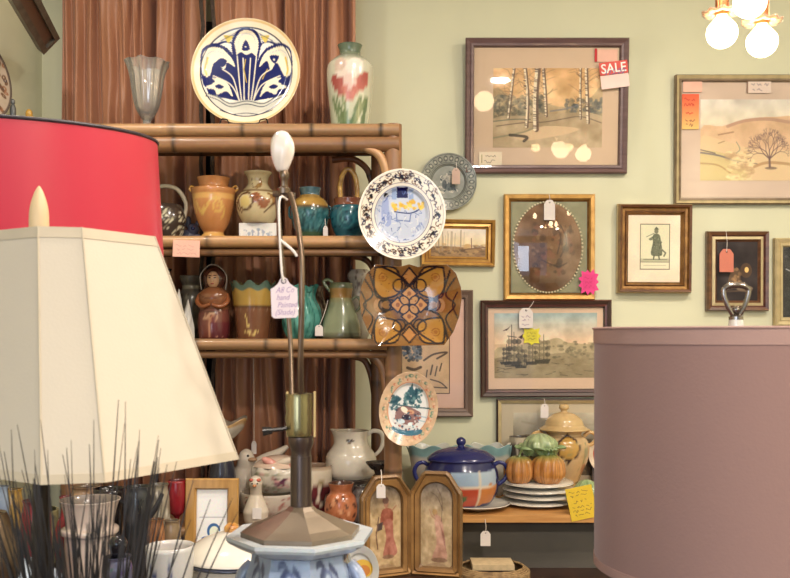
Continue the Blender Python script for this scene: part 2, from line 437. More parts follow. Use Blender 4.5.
# ================================================================== CURTAIN
def curtain(name, px0, px1, label, seed, folds):
    R = random.Random(seed); Y = 3.475
    x0, x1 = X(px0, Y), X(px1, Y); z0, z1 = .32, 2.93; nx, nz = 260, 70
    ks = sorted(R.uniform(0, 1) for _ in range(folds)); am = [R.uniform(.5, 1) for _ in ks]; wd = [R.uniform(.012, .028) for _ in ks]
    V = []
    for j in range(nz+1):
        v = j/nz
        for i in range(nx+1):
            u = i/nx
            uu = u + .006*math.sin(7*v+u*9)+.004*math.sin(19*v+u*23)
            d = sum(-a*math.exp(-((uu-k)/w)**2) for k, a, w in zip(ks, am, wd))*.062
            d += .012*math.sin(uu*folds*3.3+1.2*math.sin(v*5))+.006*math.sin(46*v+30*math.sin(uu*6))*math.exp(-((uu-.5)/.3)**2)
            V.append((x0+(x1-x0)*u, Y-.02-d*(.55+.45*v)-.02, z1-(z1-z0)*v))
    Fc = [(j*(nx+1)+i, (j+1)*(nx+1)+i, (j+1)*(nx+1)+i+1, j*(nx+1)+i+1) for j in range(nz) for i in range(nx)]
    o = thing(name, label, 'curtain', ((x0+x1)/2, Y, 0))
    p = mesh('drape', V, Fc, SATIN, o); p.matrix_parent_inverse = Matrix.Translation((-(x0+x1)/2, -Y, 0))
    p.modifiers.new('thickness', 'SOLIDIFY').thickness = .002
    # gathered braid along one vertical edge
    e = MB(); xe = x1 if name_edge[seed] else x0
    e.tube([(xe+.004*math.sin(k*1.3)-(x0+x1)/2, -.075+.004*math.cos(k*2), z1-(z1-z0)*k/60) for k in range(61)], .008, 6)
    e.build('edge_braid', solid('dark_braid', (66, 52, 44), .8, scale=90, var=.4), o)
    h = MB(); h.box(x0-(x0+x1)/2, x1-(x0+x1)/2, -.06, -.035, z1-.03, z1+.02); h.build('heading_tape', SATIN, o, smooth=False)
    return o
SATIN = solid('copper_satin', (172, 119, 88), .45, c2=(158, 106, 78), scale=3, stretch=(3, 1, .6), bump=.25, bscale=9, sheen=.15)
name_edge = {3: True, 5: False}
curtain('curtain', 64, 206, 'copper brown satin curtain left of the window gap, behind the glass vase', 3, 17)
curtain('curtain', 217, 356, 'copper brown satin curtain right of the window gap, behind the tulip vase', 5, 16)
r = MB().tube([(X(50, 3.45), 3.4, 2.97), (X(362, 3.45), 3.4, 2.97)], .014, 12)
t = thing('curtain_rod', 'dark rod above the copper satin curtains', 'curtain rod', (0, 0, 0)); r.build('rod', BLACKW, t)
for px in (52, 211, 360): MB().box(X(px, 3.45)-.008, X(px, 3.45)+.008, 3.4, 3.6, 2.95, 2.985).build('bracket', BLACKW, t, smooth=False)

# ================================================================== RATTAN SHELF
def cane(b, P, r, seed=0, sm=0, node=.17, base=(186, 132, 76), seg=14):
    """cane pole with rings at the nodes, colour painted along its length"""
    R = random.Random(seed); P = [Vector(p) for p in P]
    if sm: P, _ = smooth_path(P, [1]*len(P), sm)
    L = [0]
    for a, c in zip(P, P[1:]): L.append(L[-1]+(c-a).length)
    n = max(2, int(L[-1]/.012)); Q = []; rs = []; cs = []
    ph = R.uniform(0, node); tone = R.uniform(.9, 1.06)
    for i in range(n+1):
        d = L[-1]*i/n; k = 0
        while k < len(L)-2 and L[k+1] < d: k += 1
        f = (d-L[k])/(L[k+1]-L[k]+1e-9); Q.append(P[k].lerp(P[k+1], f))
        m = abs(((d+ph) % node)-node/2); nd = math.exp(-(m/.006)**2)
        rs.append(r*(1+.09*nd)); seg_t = tone*(1+.08*math.sin(7.1*int((d+ph-node/2)/node)+seed))
        cs.append([tuple(min(255, v*seg_t*(1-.62*nd)*(1+.07*math.sin(k2*2.3+seed+int(d*9)))) for v in base) for k2 in range(seg)])
    v0 = len(b.V); b.tube(Q, rs, seg); b.C[v0:] = [c for row in cs for c in row]
sh = thing('rattan_shelf', 'tall rattan shelf unit with four tiers of painted pottery in front of the curtains', 'shelf unit', (X(210, 3.15), 3.15, 0))
ox, oy = sh.location.x, sh.location.y
def inplace(o, root): o.matrix_parent_inverse = Matrix.Translation(-root.location); return o
RX0, RX1 = X(70, 3.0), X(393, 3.0); BX1 = X(378, 3.33)
zt = Z(125, 3.0)
for (x, y, zz, sd) in ((RX1, 3.0, zt, 1), (RX0, 3.0, zt, 2), (BX1, 3.33, zt-.03, 3), (RX0+.03, 3.33, zt-.03, 4)):
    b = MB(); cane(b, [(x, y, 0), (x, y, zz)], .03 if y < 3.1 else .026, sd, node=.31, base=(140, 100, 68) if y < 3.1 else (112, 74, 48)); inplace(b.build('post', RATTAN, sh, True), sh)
    if y < 3.1:
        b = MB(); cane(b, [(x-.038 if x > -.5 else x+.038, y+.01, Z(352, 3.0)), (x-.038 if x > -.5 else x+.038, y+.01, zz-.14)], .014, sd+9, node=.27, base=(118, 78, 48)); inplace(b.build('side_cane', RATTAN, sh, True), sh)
SHZ = {0: zt, 1: Z(237, 3.0), 2: Z(339, 3.0), 3: Z(526, 3.0)}
boardm = solid('shelf_board_wood', (112, 76, 48), .5, c2=(84, 56, 36), scale=10, stretch=(1, 9, 9))
for i, z in SHZ.items():
    b = MB().box(RX0, RX1, 3.0, 3.34, z-.022, z-.004); inplace(b.build('shelf_board', boardm, sh, smooth=False), sh)
    if i == 0: rails = [(z-.022, .021, -.012), (z-.066, .027, 0)]
    elif i in (1, 2): rails = [(z-.018, .0195, -.012), (z-.052, .012, 0)]
    else: rails = [(z-.018, .019, -.012)]
    for j, (zz, r_, dy) in enumerate(rails):
        b = MB(); cane(b, [(RX0-.02, 3.0+dy-.01, zz), (RX1+(.02 if i == 0 else -.02), 3.0+dy-.01, zz)], r_, i*5+j+20, node=.23+.05*j, base=(164, 126, 88) if j == 0 else (144, 104, 70))
        inplace(b.build('front_rail', RATTAN, sh, True), sh)
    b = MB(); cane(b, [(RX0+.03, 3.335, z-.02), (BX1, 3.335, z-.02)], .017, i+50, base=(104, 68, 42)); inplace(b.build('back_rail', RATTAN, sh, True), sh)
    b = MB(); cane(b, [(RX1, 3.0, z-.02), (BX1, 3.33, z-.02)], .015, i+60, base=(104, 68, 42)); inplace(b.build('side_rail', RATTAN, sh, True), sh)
def brace(pts, r_, sd, base):
    b = MB(); cane(b, pts, r_, sd, sm=8, node=.4, base=base); inplace(b.build('curved_brace', RATTAN, sh, True), sh)
y = 2.985
brace([(X(342, y), y, Z(146, y)), (X(362, y), y, Z(147, y)), (X(378, y), y, Z(154, y)), (X(385, y), y, Z(168, y)), (X(388, y), y, Z(190, y))], .015, 71, (168, 128, 88))
y = 3.34
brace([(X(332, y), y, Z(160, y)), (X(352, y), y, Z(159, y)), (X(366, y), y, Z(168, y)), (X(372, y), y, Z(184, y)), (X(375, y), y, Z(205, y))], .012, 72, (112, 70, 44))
y = 3.0
brace([(X(350, y), y, Z(352, y)), (X(368, y), y, Z(354, y)), (X(380, y), y, Z(364, y)), (X(385, y), y, Z(382, y)), (X(386, y), y, Z(405, y))], .014, 73, (138, 98, 66))
y = 3.34
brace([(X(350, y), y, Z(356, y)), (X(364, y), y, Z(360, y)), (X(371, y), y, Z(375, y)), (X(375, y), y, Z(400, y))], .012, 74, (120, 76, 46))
for i in (1, 2):
    y = 3.34; zz = SHZ[i]
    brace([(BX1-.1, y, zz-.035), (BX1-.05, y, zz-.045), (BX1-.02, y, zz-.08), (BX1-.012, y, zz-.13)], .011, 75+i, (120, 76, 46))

# ================================================================== RIGHT COUNTER
ct = thing('display_counter', 'low display counter with yellow wood top holding the pumpkins and blue tureen', 'counter', (.6, 3.3, 0))
CT = Z(515, 3.1); pine = solid('yellow_pine', (204, 152, 90), .42, c2=(176, 122, 66), scale=9, stretch=(.6, 8, 8))
grey = solid('dark_grey_panel', (84, 78, 70), .6, var=.15, scale=4)
CXR = 1.35
inplace(MB().box(.04, CXR, 3.1, 3.58, CT-.026, CT).build('counter_top', pine, ct, smooth=False), ct)
inplace(MB().box(.05, CXR, 3.118, 3.13, CT-.036, CT-.0262).build('edge_strip', DARKW, ct, smooth=False), ct)
inplace(MB().box(.076, CXR-.031, 3.19, 3.21, 0, CT-.0265).build('front_panel', grey, ct, smooth=False), ct)
inplace(MB().box(.05, .075, 3.16, 3.58, 0, CT-.0265).build('side_panel', grey, ct, smooth=False), ct)
inplace(MB().box(CXR-.03, CXR, 3.16, 3.58, 0, CT-.0265).build('side_panel', grey, ct, smooth=False), ct)
LZ = Z(573, 3.12)
inplace(MB().box(.19, CXR-.031, 2.91, 3.189, LZ-.03, LZ).build('lower_shelf', DARKW, ct, smooth=False), ct)

# ================================================================== TABLES BELOW THE FRAME
def table(name, label, x0, x1, y0, y1, z, m):
    t = thing(name, label, 'table', ((x0+x1)/2, (y0+y1)/2, 0)); w, d = (x1-x0)/2, (y1-y0)/2
    MB().box(-w, w, -d, d, z-.03, z).build('table_top', m, t, smooth=False)
    MB().box(-w+.04, w-.04, -d+.04, d-.04, z-.11, z-.0302).build('apron', m, t, smooth=False)
    for sx in (-1, 1):
        for sy in (-1, 1):
            MB().lathe([(0, 0), (.02, 0), (.028, z*.3), (.02, z*.5), (.032, z-.11), (0, z-.11)], 16, sm=3).build('leg', m, t, loc=(sx*(w-.07), sy*(d-.07), 0))
    return t
MT, FT = .81, .95
table('display_table', 'dark table behind the lamps holding the tureen and the gilt diptych', X(-20, 2.9), .17, 1.78, 2.9, MT, DARKW)
table('lamp_table', 'dark table in the foreground that carries the lamps', -1.1, .95, .6, 1.72, FT, DARKW)
# ================================================================== TOP OF THE RATTAN SHELF
Z0 = SHZ[0]-.0035
TY = 3.1; tb = H-(Z0-EZ)*F/TY          # pixel row of the top tier at that depth
def at(px, Y, z): return (X(px, Y), Y, z)
GL = glassm('clear_cut_glass', (244, 240, 234), 2.2, .05, .16)
# glass vase
t = thing('glass_vase', 'tall clear cut-glass vase with a flared scalloped rim on top of the rattan shelf', 'vase', at(147, 3.1, Z0))
k = S(3.1)
def vmod(T, v, R, Hh):
    f = 1+.035*np.cos(T*12)*np.clip(v*2, 0, 1); return R*f, Hh+np.cos(T*8)*.003*np.clip((v-.9)*10, 0, 1)
lathe('bowl', [(4, 12), (7, 16), (12, 26), (15, 42), (17, 56), (20, 66), (22, 70)], GL, t, px=k, th=.003, mod=vmod, depth=.9, seg=96)
lathe('foot', [(13, 0), (13, 2), (5, 5), (4, 12)], GL, t, px=k, th=0)
# big blue plate on a wire stand
def c_(v): return v
BLU = (38, 48, 112); CRM = (236, 224, 200); NAV = (28, 34, 74)
cv = Cv(300, 300, (228, 208, 172)); q = lambda x, y: (150+(x-268)*150/248, 150+(y-318)*150/240)
cv.ell(150, 150, 148, 148, (222, 190, 138)).ell(150, 150, 142, 142, (236, 220, 192)).ell(150, 149, 127, 127, (52, 56, 84)).ell(150, 149, 124, 124, (238, 230, 216))
D = lambda pts: [q(x, y) for x, y in pts]
# blue field: three lobes fanning up
cv.poly(D([(205, 240), (200, 170), (225, 128), (268, 118), (312, 130), (332, 175), (322, 240), (270, 440)]), BLU, k=6)
cv.poly(D([(62, 240), (80, 205), (130, 185), (190, 215), (235, 300), (265, 440), (100, 400), (62, 320)]), BLU, k=6)
cv.poly(D([(475, 240), (455, 200), (405, 185), (345, 215), (305, 300), (270, 440), (440, 400), (475, 320)]), BLU, k=6)
cv.poly(D([(60, 320), (478, 320), (440, 420), (270, 450), (100, 420)]), BLU)
# white petals
cv.poly(D([(215, 235), (212, 175), (235, 135), (268, 125), (300, 137), (320, 178), (312, 238), (290, 225), (266, 235), (240, 222)]), CRM, k=6)
cv.poly(D([(68, 320), (72, 235), (105, 205), (150, 205), (195, 245), (215, 290), (180, 270), (165, 300), (120, 270), (100, 330)]), CRM, k=5)
cv.poly(D([(470, 320), (466, 230), (430, 200), (385, 205), (345, 235), (325, 290), (360, 262), (378, 305), (405, 270), (440, 330)]), CRM, k=5)
for sx in (-1, 1):
    m = lambda x: 268+sx*(x-268)
    for x0, y0, x1, y1, x2, y2 in ((290, 440, 300, 360, 312, 240), (278, 440, 280, 350, 285, 250), (300, 440, 340, 370, 420, 330), (300, 442, 330, 340, 378, 300)):
        cv.line(D([(m(x0), y0), (m(x1), y1), (m(x2), y2)]), 3.4, CRM, k=8)
    cv.poly(D([(m(330), 425), (m(350), 370), (m(385), 345), (m(425), 340), (m(412), 358), (m(455), 385), (m(415), 392), (m(400), 415), (m(360), 400)]), CRM, k=4)
    cv.poly(D([(m(370), 380), (m(395), 368), (m(412), 378), (m(390), 390)]), BLU, k=4)
    cv.line(D([(m(268), 360), (m(255), 300), (m(262), 255)] if sx > 0 else [(340, 345), (352, 320), (362, 300)]), 3, (200, 170, 80))
    cv.line(D([(m(318), 250), (m(330), 190), (m(365), 175), (m(405), 190)]), 5, BLU, k=6)
    cv.poly(D([(m(330), 150), (m(375), 150), (m(352), 185)]), (222, 196, 100)); cv.line(D([(m(325), 140), (m(385), 172), (m(340), 182), (m(330), 142)]), 1.2, (90, 100, 130))
    cv.line(D([(m(445), 250), (m(455), 300), (m(450), 325)]), 5, (222, 190, 100), k=4)
cv.poly(D([(262, 165), (282, 210), (244, 212)]), BLU, k=3); cv.ell(*q(262, 198), 2.2, 2.2, CRM)
cv.poly(D([(122, 275), (150, 250), (178, 262), (160, 290)]), BLU, k=3); cv.poly(D([(370, 240), (415, 240), (395, 275)]), BLU, k=3); cv.ell(*q(392, 256), 3, 3, CRM)
cv.line(D([(226, 190), (238, 150), (266, 138), (298, 152), (308, 190)]), 1, (150, 160, 190), k=6)
for a in ([(85, 290), (88, 240), (120, 218), (165, 228)], [(455, 290), (452, 240), (420, 214), (375, 226)]): cv.line(D(a), 1, (150, 160, 190), k=6)
cv.poly(D([(84, 412), (130, 418), (190, 450), (270, 438), (350, 450), (410, 420), (455, 412), (400, 480), (270, 520), (140, 480)]), (206, 202, 190))
for dy in (0, 14): cv.line(D([(84, 412+dy), (135, 424+dy), (195, 456+dy), (270, 444+dy), (345, 456+dy), (405, 424+dy), (455, 412+dy)]), 2, (60, 66, 84), k=6)
cv.line(D([(150, 490), (210, 508), (270, 500), (330, 508), (390, 490)]), 2, (60, 66, 84), k=6)
cv.ell(150, 149, 126, 126, (60, 62, 84), w=2.5).noise(40, 10, 1)
t = thing('painted_plate', 'large round plate with blue fan-shaped flowers and cream rim on top of the shelf', 'plate', at(246, 3.09, Z0), rx=math.radians(-4))
k = S(3.09); plate('dish', 54.5*k, 54*k, plate_prof(.022, .84), lively(cv, 1.2, 1., .88), GLAZE, t, loc=(0, -.005, 60*k), back=(220, 200, 160))
t = thing('plate_stand', 'black wire easel holding the large blue plate', 'plate stand', at(246, 3.085, Z0))
b = MB()
for sx in (-1, 1): b.tube([(sx*.055, -.045, .03), (sx*.075, -.04, .034), (sx*.082, -.045, .015), (sx*.088, -.05, .001), (sx*.075, .03, .003), (sx*.05, .06, .15)], .0024, 8, sm=5)
b.tube([(-.055, -.045, .03), (-.05, -.045, .018), (.05, -.045, .018), (.055, -.045, .03)], .0024, 8); b.tube([(-.05, .06, .15), (.05, .06, .15)], .0024, 8)
b.build('easel_wire', BLACKW, t)
# tulip vase
k = S(3.1); cv = Cv(220, 200, (205, 200, 178)).grad(0, 200, (206, 198, 176), (188, 192, 158)).noise(30, 14, 3)
cv.rect(0, 0, 220, 22, (96, 112, 88)); cv.grad(20, 46, (110, 122, 96), (205, 198, 176))
for cx in (60, 160):
    pass
cx = 110
for x, y, rx, ry, c, r_ in ((98, 72, 20, 17, (226, 206, 190), 20), (124, 66, 20, 16, (232, 218, 204), -20), (88, 62, 13, 13, (206, 176, 158), 0), (92, 102, 22, 14, (176, 84, 78), 35), (112, 106, 18, 20, (204, 120, 104), 0), (135, 96, 22, 13, (190, 92, 80), -35), (76, 92, 9, 14, (170, 74, 66), -20), (112, 92, 14, 12, (222, 190, 176), 0), (146, 84, 8, 12, (178, 84, 74), 20)): cv.ell(110+(x-110)*1.2, 84+(y-84)*1.25, rx*1.25, ry*1.3, c, r_)
for x0, x1, c in ((70, 98, (96, 118, 72)), (88, 106, (120, 138, 92)), (140, 112, (92, 116, 74)), (152, 120, (128, 142, 96)), (160, 150, (104, 124, 84)), (56, 84, (112, 130, 86))):
    cv.poly([(x1-5, 198), (x0, 120+abs(x0-110)*.3), (x0+9, 135), (x1+8, 198)], c, k=5)
for x in (20, 200): cv.ell(x, 90, 16, 26, (190, 110, 96)); cv.line([(x, 196), (x-8, 120)], 10, (104, 124, 80))
t = thing('tulip_vase', 'cream and green vase painted with red tulips at the right end of the top tier', 'vase', at(350, 3.1, Z0))
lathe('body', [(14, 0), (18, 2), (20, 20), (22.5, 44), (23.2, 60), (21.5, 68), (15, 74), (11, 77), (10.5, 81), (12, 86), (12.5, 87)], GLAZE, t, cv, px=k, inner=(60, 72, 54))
# ================================================================== SECOND TIER
Z1 = SHZ[1]-.0035; Y1 = 3.13; k = S(Y1); B1 = H-(Z1-EZ)*F/Y1
# woven openwork basket
t = thing('openwork_basket', 'round dark basket with pale openwork sides and a tall loop handle beside the red shade', 'basket', at(165, Y1, Z1))
R = random.Random(4); cv = Cv(240, 120, (62, 48, 40))
for _ in range(95):
    x, y = R.uniform(0, 240), R.uniform(26, 106); a = R.uniform(0, 6); P = [(x, y)]
    for i in range(5): a += R.uniform(.5, 1.1); P.append((P[-1][0]+5*math.cos(a), P[-1][1]+5*math.sin(a)))
    cv.line(P, 3, (214, 206, 172), k=3)
lathe('bowl', [(12, 0), (15, 2), (19, 12), (21, 22), (19, 32), (16, 37)], GLAZE, t, cv, px=k, inner=(50, 38, 30))
b = MB(); b.tube([(-19*k, 0, 26*k), (-21*k, 0, 40*k), (-13*k, 0, 52*k), (0, 0, 56*k), (13*k, 0, 52*k), (21*k, 0, 38*k), (19*k, 0, 24*k)], .0075, 10, sm=8)
b.build('handle', solid('bleached_cane', (176, 164, 142), .6, scale=60), t)
# small blue figurine
t = thing('animal_figurine', 'small grey blue glazed animal figurine between the basket and the orange urn', 'figurine', at(190, 3.2, Z1))
b = MB(); gb = (112, 118, 140)
for c0, r_ in (((0, 0, 8), (9, 8, 8)), ((4, -3, 15), (6, 6, 6)), ((-6, 0, 5), (5, 5, 5)), ((9, -5, 5), (4, 4, 5)), ((-2, 2, 22), (3, 3, 7)), ((7, 1, 20), (2, 2, 4))): b.ell([v*k for v in c0], [v*k for v in r_], gb)
b.build('body', GLAZE, t, True)
b = MB(); b.ell((5*k, -9*k, 15*k), (2*k, 1*k, 2*k), (40, 44, 92)); b.build('painted_spot', GLAZE, t, True)
# orange urn
cv = Cv(240, 150, (206, 134, 74)).noise(26, 16, 8).rect(0, 128, 240, 140, (214, 158, 78)).rect(0, 40, 240, 50, (222, 164, 84))
yl = (222, 176, 84)
for dx in (0,):
    cv.line([(70, 62), (80, 80), (95, 84), (110, 72), (122, 58), (140, 52)], 7, yl, k=8)
    cv.ell(148, 70, 14, 14, yl, w=6).ell(148, 70, 5, 5, yl).line([(160, 62), (172, 84), (166, 96)], 5, yl, k=5)
    cv.ell(86, 84, 9, 6, yl, 30).ell(98, 76, 7, 5, yl, -30).line([(58, 54), (62, 80)], 5, yl)
t = thing('orange_urn', 'orange glazed urn with yellow scroll relief on the second tier beside the figurine', 'urn', at(213.5, Y1, Z1))
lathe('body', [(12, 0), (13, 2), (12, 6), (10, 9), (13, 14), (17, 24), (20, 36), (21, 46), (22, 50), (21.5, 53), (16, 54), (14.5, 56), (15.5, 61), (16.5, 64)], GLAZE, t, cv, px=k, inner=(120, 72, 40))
for sx in (-1, 1): b = MB(); b.tube([(sx*21*k, 0, 50*k), (sx*24*k, 0, 53*k), (sx*22*k, 0, 56*k), (sx*19*k, 0, 54*k)], .004, 8, sm=4, c=(214, 160, 84)); b.build('ear', GLAZE, t, True)
# leaf vase on tile box
t = thing('tile_box', 'small white box with blue grey painted scene under the leaf vase', 'box', at(259, Y1, Z1))
w, h = 37*k, 18*k
cv = Cv(120, 56, (222, 216, 206)); 
for x, hh in ((30, 14), (42, 20), (60, 26), (76, 18), (92, 12)): cv.line([(x, 46), (x+2, 46-hh)], 3, (130, 136, 150)); cv.ell(x+2, 46-hh, 6, 5, (150, 156, 166), a=.8)
cv.line([(14, 47), (106, 47)], 2, (140, 140, 150)).dabs(40, (14, 20, 106, 48), [(150, 156, 170), (190, 186, 180)], (1, 3), 3)
MB().box(-w/2, w/2, -.03, .05, 0, h).build('box', WHITE, t, smooth=False); sheet('painted_face', w*.98, h*.96, cv, GLAZE, t, z0=h*.02, y=-.0315)
cv = Cv(240, 160, (206, 186, 140)).noise(20, 12, 9).rect(0, 60, 240, 65, (110, 78, 48), .8)
dk = (92, 58, 40)
for p in ([(112, 52), (128, 40), (146, 36), (132, 30), (150, 22), (154, 44), (128, 56)], [(70, 74), (88, 66), (100, 70), (84, 76)], [(160, 68), (190, 80), (176, 110), (160, 120), (176, 92)]): cv.poly(p, (156, 116, 64), k=5)
cv.poly([(108, 74), (130, 70), (142, 80), (160, 92), (172, 84), (160, 112), (140, 118), (128, 104), (116, 100), (104, 84)], (150, 86, 50), k=5)
cv.ell(86, 96, 26, 26, dk, w=6).ell(86, 98, 17, 18, (214, 186, 108)).line([(60, 90), (52, 110), (70, 130)], 5, dk, k=5).line([(150, 130), (182, 100), (196, 92)], 5, dk, k=4)
for p in ([(118, 78), (132, 92), (128, 108)], [(140, 84), (150, 100)], [(108, 54), (92, 40), (84, 22)]): cv.line(p, 2.2, dk, k=5)
for x in (30, 212): cv.ell(x, 95, 18, 24, (150, 86, 50)).line([(x-14, 130), (x+12, 76)], 3, dk)
t = thing('leaf_vase', 'cream baluster vase with brown leaves and a bird standing on the white box', 'vase', at(258, Y1, Z1+h+.0005))
lathe('body', [(12, 0), (15, 1), (19, 8), (21.5, 18), (21, 25), (17, 31), (11.5, 37), (10, 42), (11, 47), (13.5, 50), (14, 51.5)], GLAZE, t, cv, px=k, inner=(150, 120, 80))
# teal jars
def crackle(cv, n, box, seed, cols, w=1.2):
    R = random.Random(seed)
    for _ in range(n):
        x, y = R.uniform(box[0], box[2]), R.uniform(box[1], box[3]); cv.ell(x, y, R.uniform(2, 5), R.uniform(2, 4), R.choice(cols), R.uniform(0, 90), w=w)
    return cv
cv = Cv(240, 150, (34, 92, 98)).rect(0, 0, 240, 22, (74, 108, 118)).rect(0, 22, 240, 60, (176, 134, 58)).noise(22, 20, 4).rect(0, 54, 240, 60, (104, 74, 40)).rect(0, 122, 240, 150, (64, 92, 60))
crackle(cv, 260, (0, 62, 240, 120), 5, [(96, 156, 156), (18, 56, 66), (70, 130, 140)])
t = thing('teal_jar', 'teal patterned jar with a mustard shoulder right behind the brass lamp finial', 'jar', at(310, Y1, Z1))
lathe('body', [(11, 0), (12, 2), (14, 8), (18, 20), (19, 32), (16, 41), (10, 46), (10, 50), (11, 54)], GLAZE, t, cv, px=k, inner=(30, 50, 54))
for sx in (-1, 1): b = MB(); b.tube([(sx*18*k, 0, 36*k), (sx*20.5*k, 0, 34*k), (sx*20.5*k, 0, 26*k), (sx*18.5*k, 0, 24*k)], .004, 8, sm=5, c=(40, 84, 92)); b.build('ear', GLAZE, t, True)
cv = Cv(240, 120, (26, 88, 102)).noise(30, 22, 6).rect(0, 0, 240, 20, (128, 72, 50))
for y in (36, 60, 84): cv.line([(x, y+6*math.sin(x/16)) for x in range(0, 240, 6)], 3, (16, 52, 68)); 
cv.ell(110, 60, 30, 26, (44, 118, 128), w=5).ell(110, 60, 12, 10, (70, 140, 146), w=3)
t = thing('teal_basket_jar', 'dark teal jar with terracotta rim and a yellow arched handle beside the shelf post', 'jar', at(349, Y1, Z1))
lathe('body', [(12, 0), (14, 1), (13.5, 6), (17, 14), (18.5, 24), (17.5, 34), (15, 37), (15.5, 43)], GLAZE, t, cv, px=k, inner=(80, 50, 36))
b = MB(); b.tube([(-8*k, 0, 40*k), (-9*k, 0, 56*k), (-6*k, 0, 68*k), (-1*k, 0, 73*k), (5*k, 0, 68*k), (8*k, 0, 56*k), (8*k, 0, 40*k)], .0085, 12, sm=6)
b.build('arched_handle', solid('yellow_glaze', (214, 168, 84), .2, coat=.6, c2=(150, 104, 50), scale=40), t)
# pink price card on the shelf edge
t = thing('price_card', 'pale pink price card stuck under the basket on the edge of the second tier', 'price card', at(186, 2.958, Z(257, 2.96)), ry=math.radians(2))
k2 = S(2.96); cv = Cv(110, 66, (232, 176, 160)).rect(3, 3, 106, 62, (236, 190, 174)).scrib(10, 14, 100, 60, 1.6, (214, 150, 140), 3, 3)
sheet('card', 27*k2, 17*k2, cv, PAPER, t)
# ================================================================== THIRD TIER
Z2 = SHZ[2]-.0035; Y2 = 3.13; k = S(Y2)
crys = glassm('frosted_crystal', (232, 228, 222), 2.5, .08, .5)
for (px, hh, lab) in ((179, 50, 'taller white crystal spire figurine at the left of the third tier'), (188, 40, 'shorter white crystal spire figurine leaning by the grey vase')):
    t = thing('crystal_figurine', lab, 'figurine', at(px, 3.06 if px < 180 else 3.09, Z2)); R = random.Random(px)
    b = MB(); n = 9; P = [(8, 0), (7, hh*.3), (6.5, hh*.55), (3, hh*.8), (.4, hh)]
    V = []; Fc = []
    for r_, h_ in P:
        for q_ in range(n):
            a = 2*math.pi*q_/n; f = 1+R.uniform(-.2, .2); V.append((r_*f*k*.75*math.cos(a), r_*f*k*.75*math.sin(a), h_*k))
    for i in range(4):
        for q_ in range(n): Fc.append((i*n+q_, i*n+(q_+1) % n, (i+1)*n+(q_+1) % n, (i+1)*n+q_))
    Fc.append(tuple(range(n))[::-1]); Fc.append(tuple(range(4*n, 5*n)))
    b.add(V, Fc).build('spire', crys, t, smooth=False)
cv = Cv(200, 160, (104, 96, 84)).noise(24, 30, 5).rect(0, 24, 200, 34, (150, 140, 116)); cv.dabs(60, (0, 50, 200, 140), [(60, 52, 48), (140, 130, 110)], (3, 8), 2)
t = thing('stoneware_vase', 'grey brown mottled stoneware vase behind the crystal figurines', 'vase', at(191, 3.24, Z2))
lathe('body', [(10, 0), (12, 10), (14, 30), (13, 46), (9, 54), (11, 60), (12, 66)], GLAZE, t, cv, px=k, inner=(50, 44, 40))
cv = Cv(200, 160, (78, 66, 58)).noise(24, 30, 6)
t = thing('stoneware_vase', 'dark taupe vase half hidden behind the edge of the cream shade', 'vase', at(162, 3.18, Z2))
lathe('body', [(11, 0), (14, 14), (15, 36), (12, 56), (8, 66), (10, 72)], GLAZE, t, cv, px=k, inner=(40, 34, 30))
# lady figurine (hooded woman)
t = thing('hooded_lady_figurine', 'brown glazed hooded woman figurine with folded arms on the third tier', 'figurine', at(214, Y2, Z2))
cv = Cv(240, 220, (120, 60, 48)).noise(30, 22, 4).rect(0, 0, 240, 92, (146, 88, 54))
cv.line([(40, 60), (80, 84), (120, 90), (170, 80), (200, 58)], 5, (104, 54, 36), k=6).line([(60, 34), (100, 50), (150, 46), (180, 30)], 4, (112, 62, 40), k=5).line([(70, 96), (120, 104), (180, 94)], 6, (96, 50, 36), k=6)
cv.dabs(26, (84, 108, 150, 150), [(222, 178, 140), (198, 140, 104)], (3, 7), 7); cv.line([(110, 140), (112, 205)], 6, (190, 130, 96)); cv.grad(150, 220, (108, 40, 44), (92, 34, 38), 126, 240)
cv.dabs(40, (0, 206, 240, 219), [(190, 130, 100)], (1, 2.5), 9)
lathe('robe', [(13, 0), (15, 3), (16, 14), (15.5, 26), (14, 34), (15.5, 40), (15, 46), (10, 51), (6, 53)], GLAZE, t, cv, px=k, th=0)
b = MB()
for sx in (-1, 1): b.tube([(sx*13*k, -4*k, 45*k), (sx*15*k, -8*k, 38*k), (sx*9*k, -14*k, 33*k), (sx*1*k, -16*k, 35*k)], [.008, .0085, .0075, .006], 10, sm=5, c=(150, 90, 56))
b.build('folded_arms', GLAZE, t, True)
hood = solid('dark_brown_glaze', (84, 46, 36), .2, coat=.6, scale=40)
b = MB(); b.ell((0, 2*k, 61*k), (11.5*k, 8.5*k, 13*k), n=16); b.build('hood', hood, t)
b = MB(); b.ell((0, -4.2*k, 60*k), (6.3*k, 5*k, 8.5*k), (214, 168, 132), n=16); b.ell((0, -9.3*k, 59*k), (1.1*k, 1*k, 1.9*k), (220, 176, 140)); b.build('face', GLAZE, t, True)
b = MB()
for sx in (-1, 1): b.ell((sx*2.6*k, -8.8*k, 61.6*k), (1.3*k, .5*k, .6*k), (60, 36, 30)); b.ell((sx*2.6*k, -8.5*k, 63.8*k), (1.8*k, .5*k, .4*k), (70, 42, 34))
b.ell((0, -8.9*k, 55.6*k), (1.8*k, .5*k, .6*k), (170, 84, 76)); b.build('painted_features', GLAZE, t, True)
b = MB(); b.tube([(-12*k, -2*k, 50*k), (-13*k, -3*k, 64*k), (-6*k, -4*k, 73*k), (0, -4*k, 75*k), (6*k, -4*k, 73*k), (13*k, -3*k, 64*k), (12*k, -2*k, 50*k)], .0022, 8, sm=6); b.build('veil_edge', solid('grey_glaze', (150, 140, 130), .25), t)
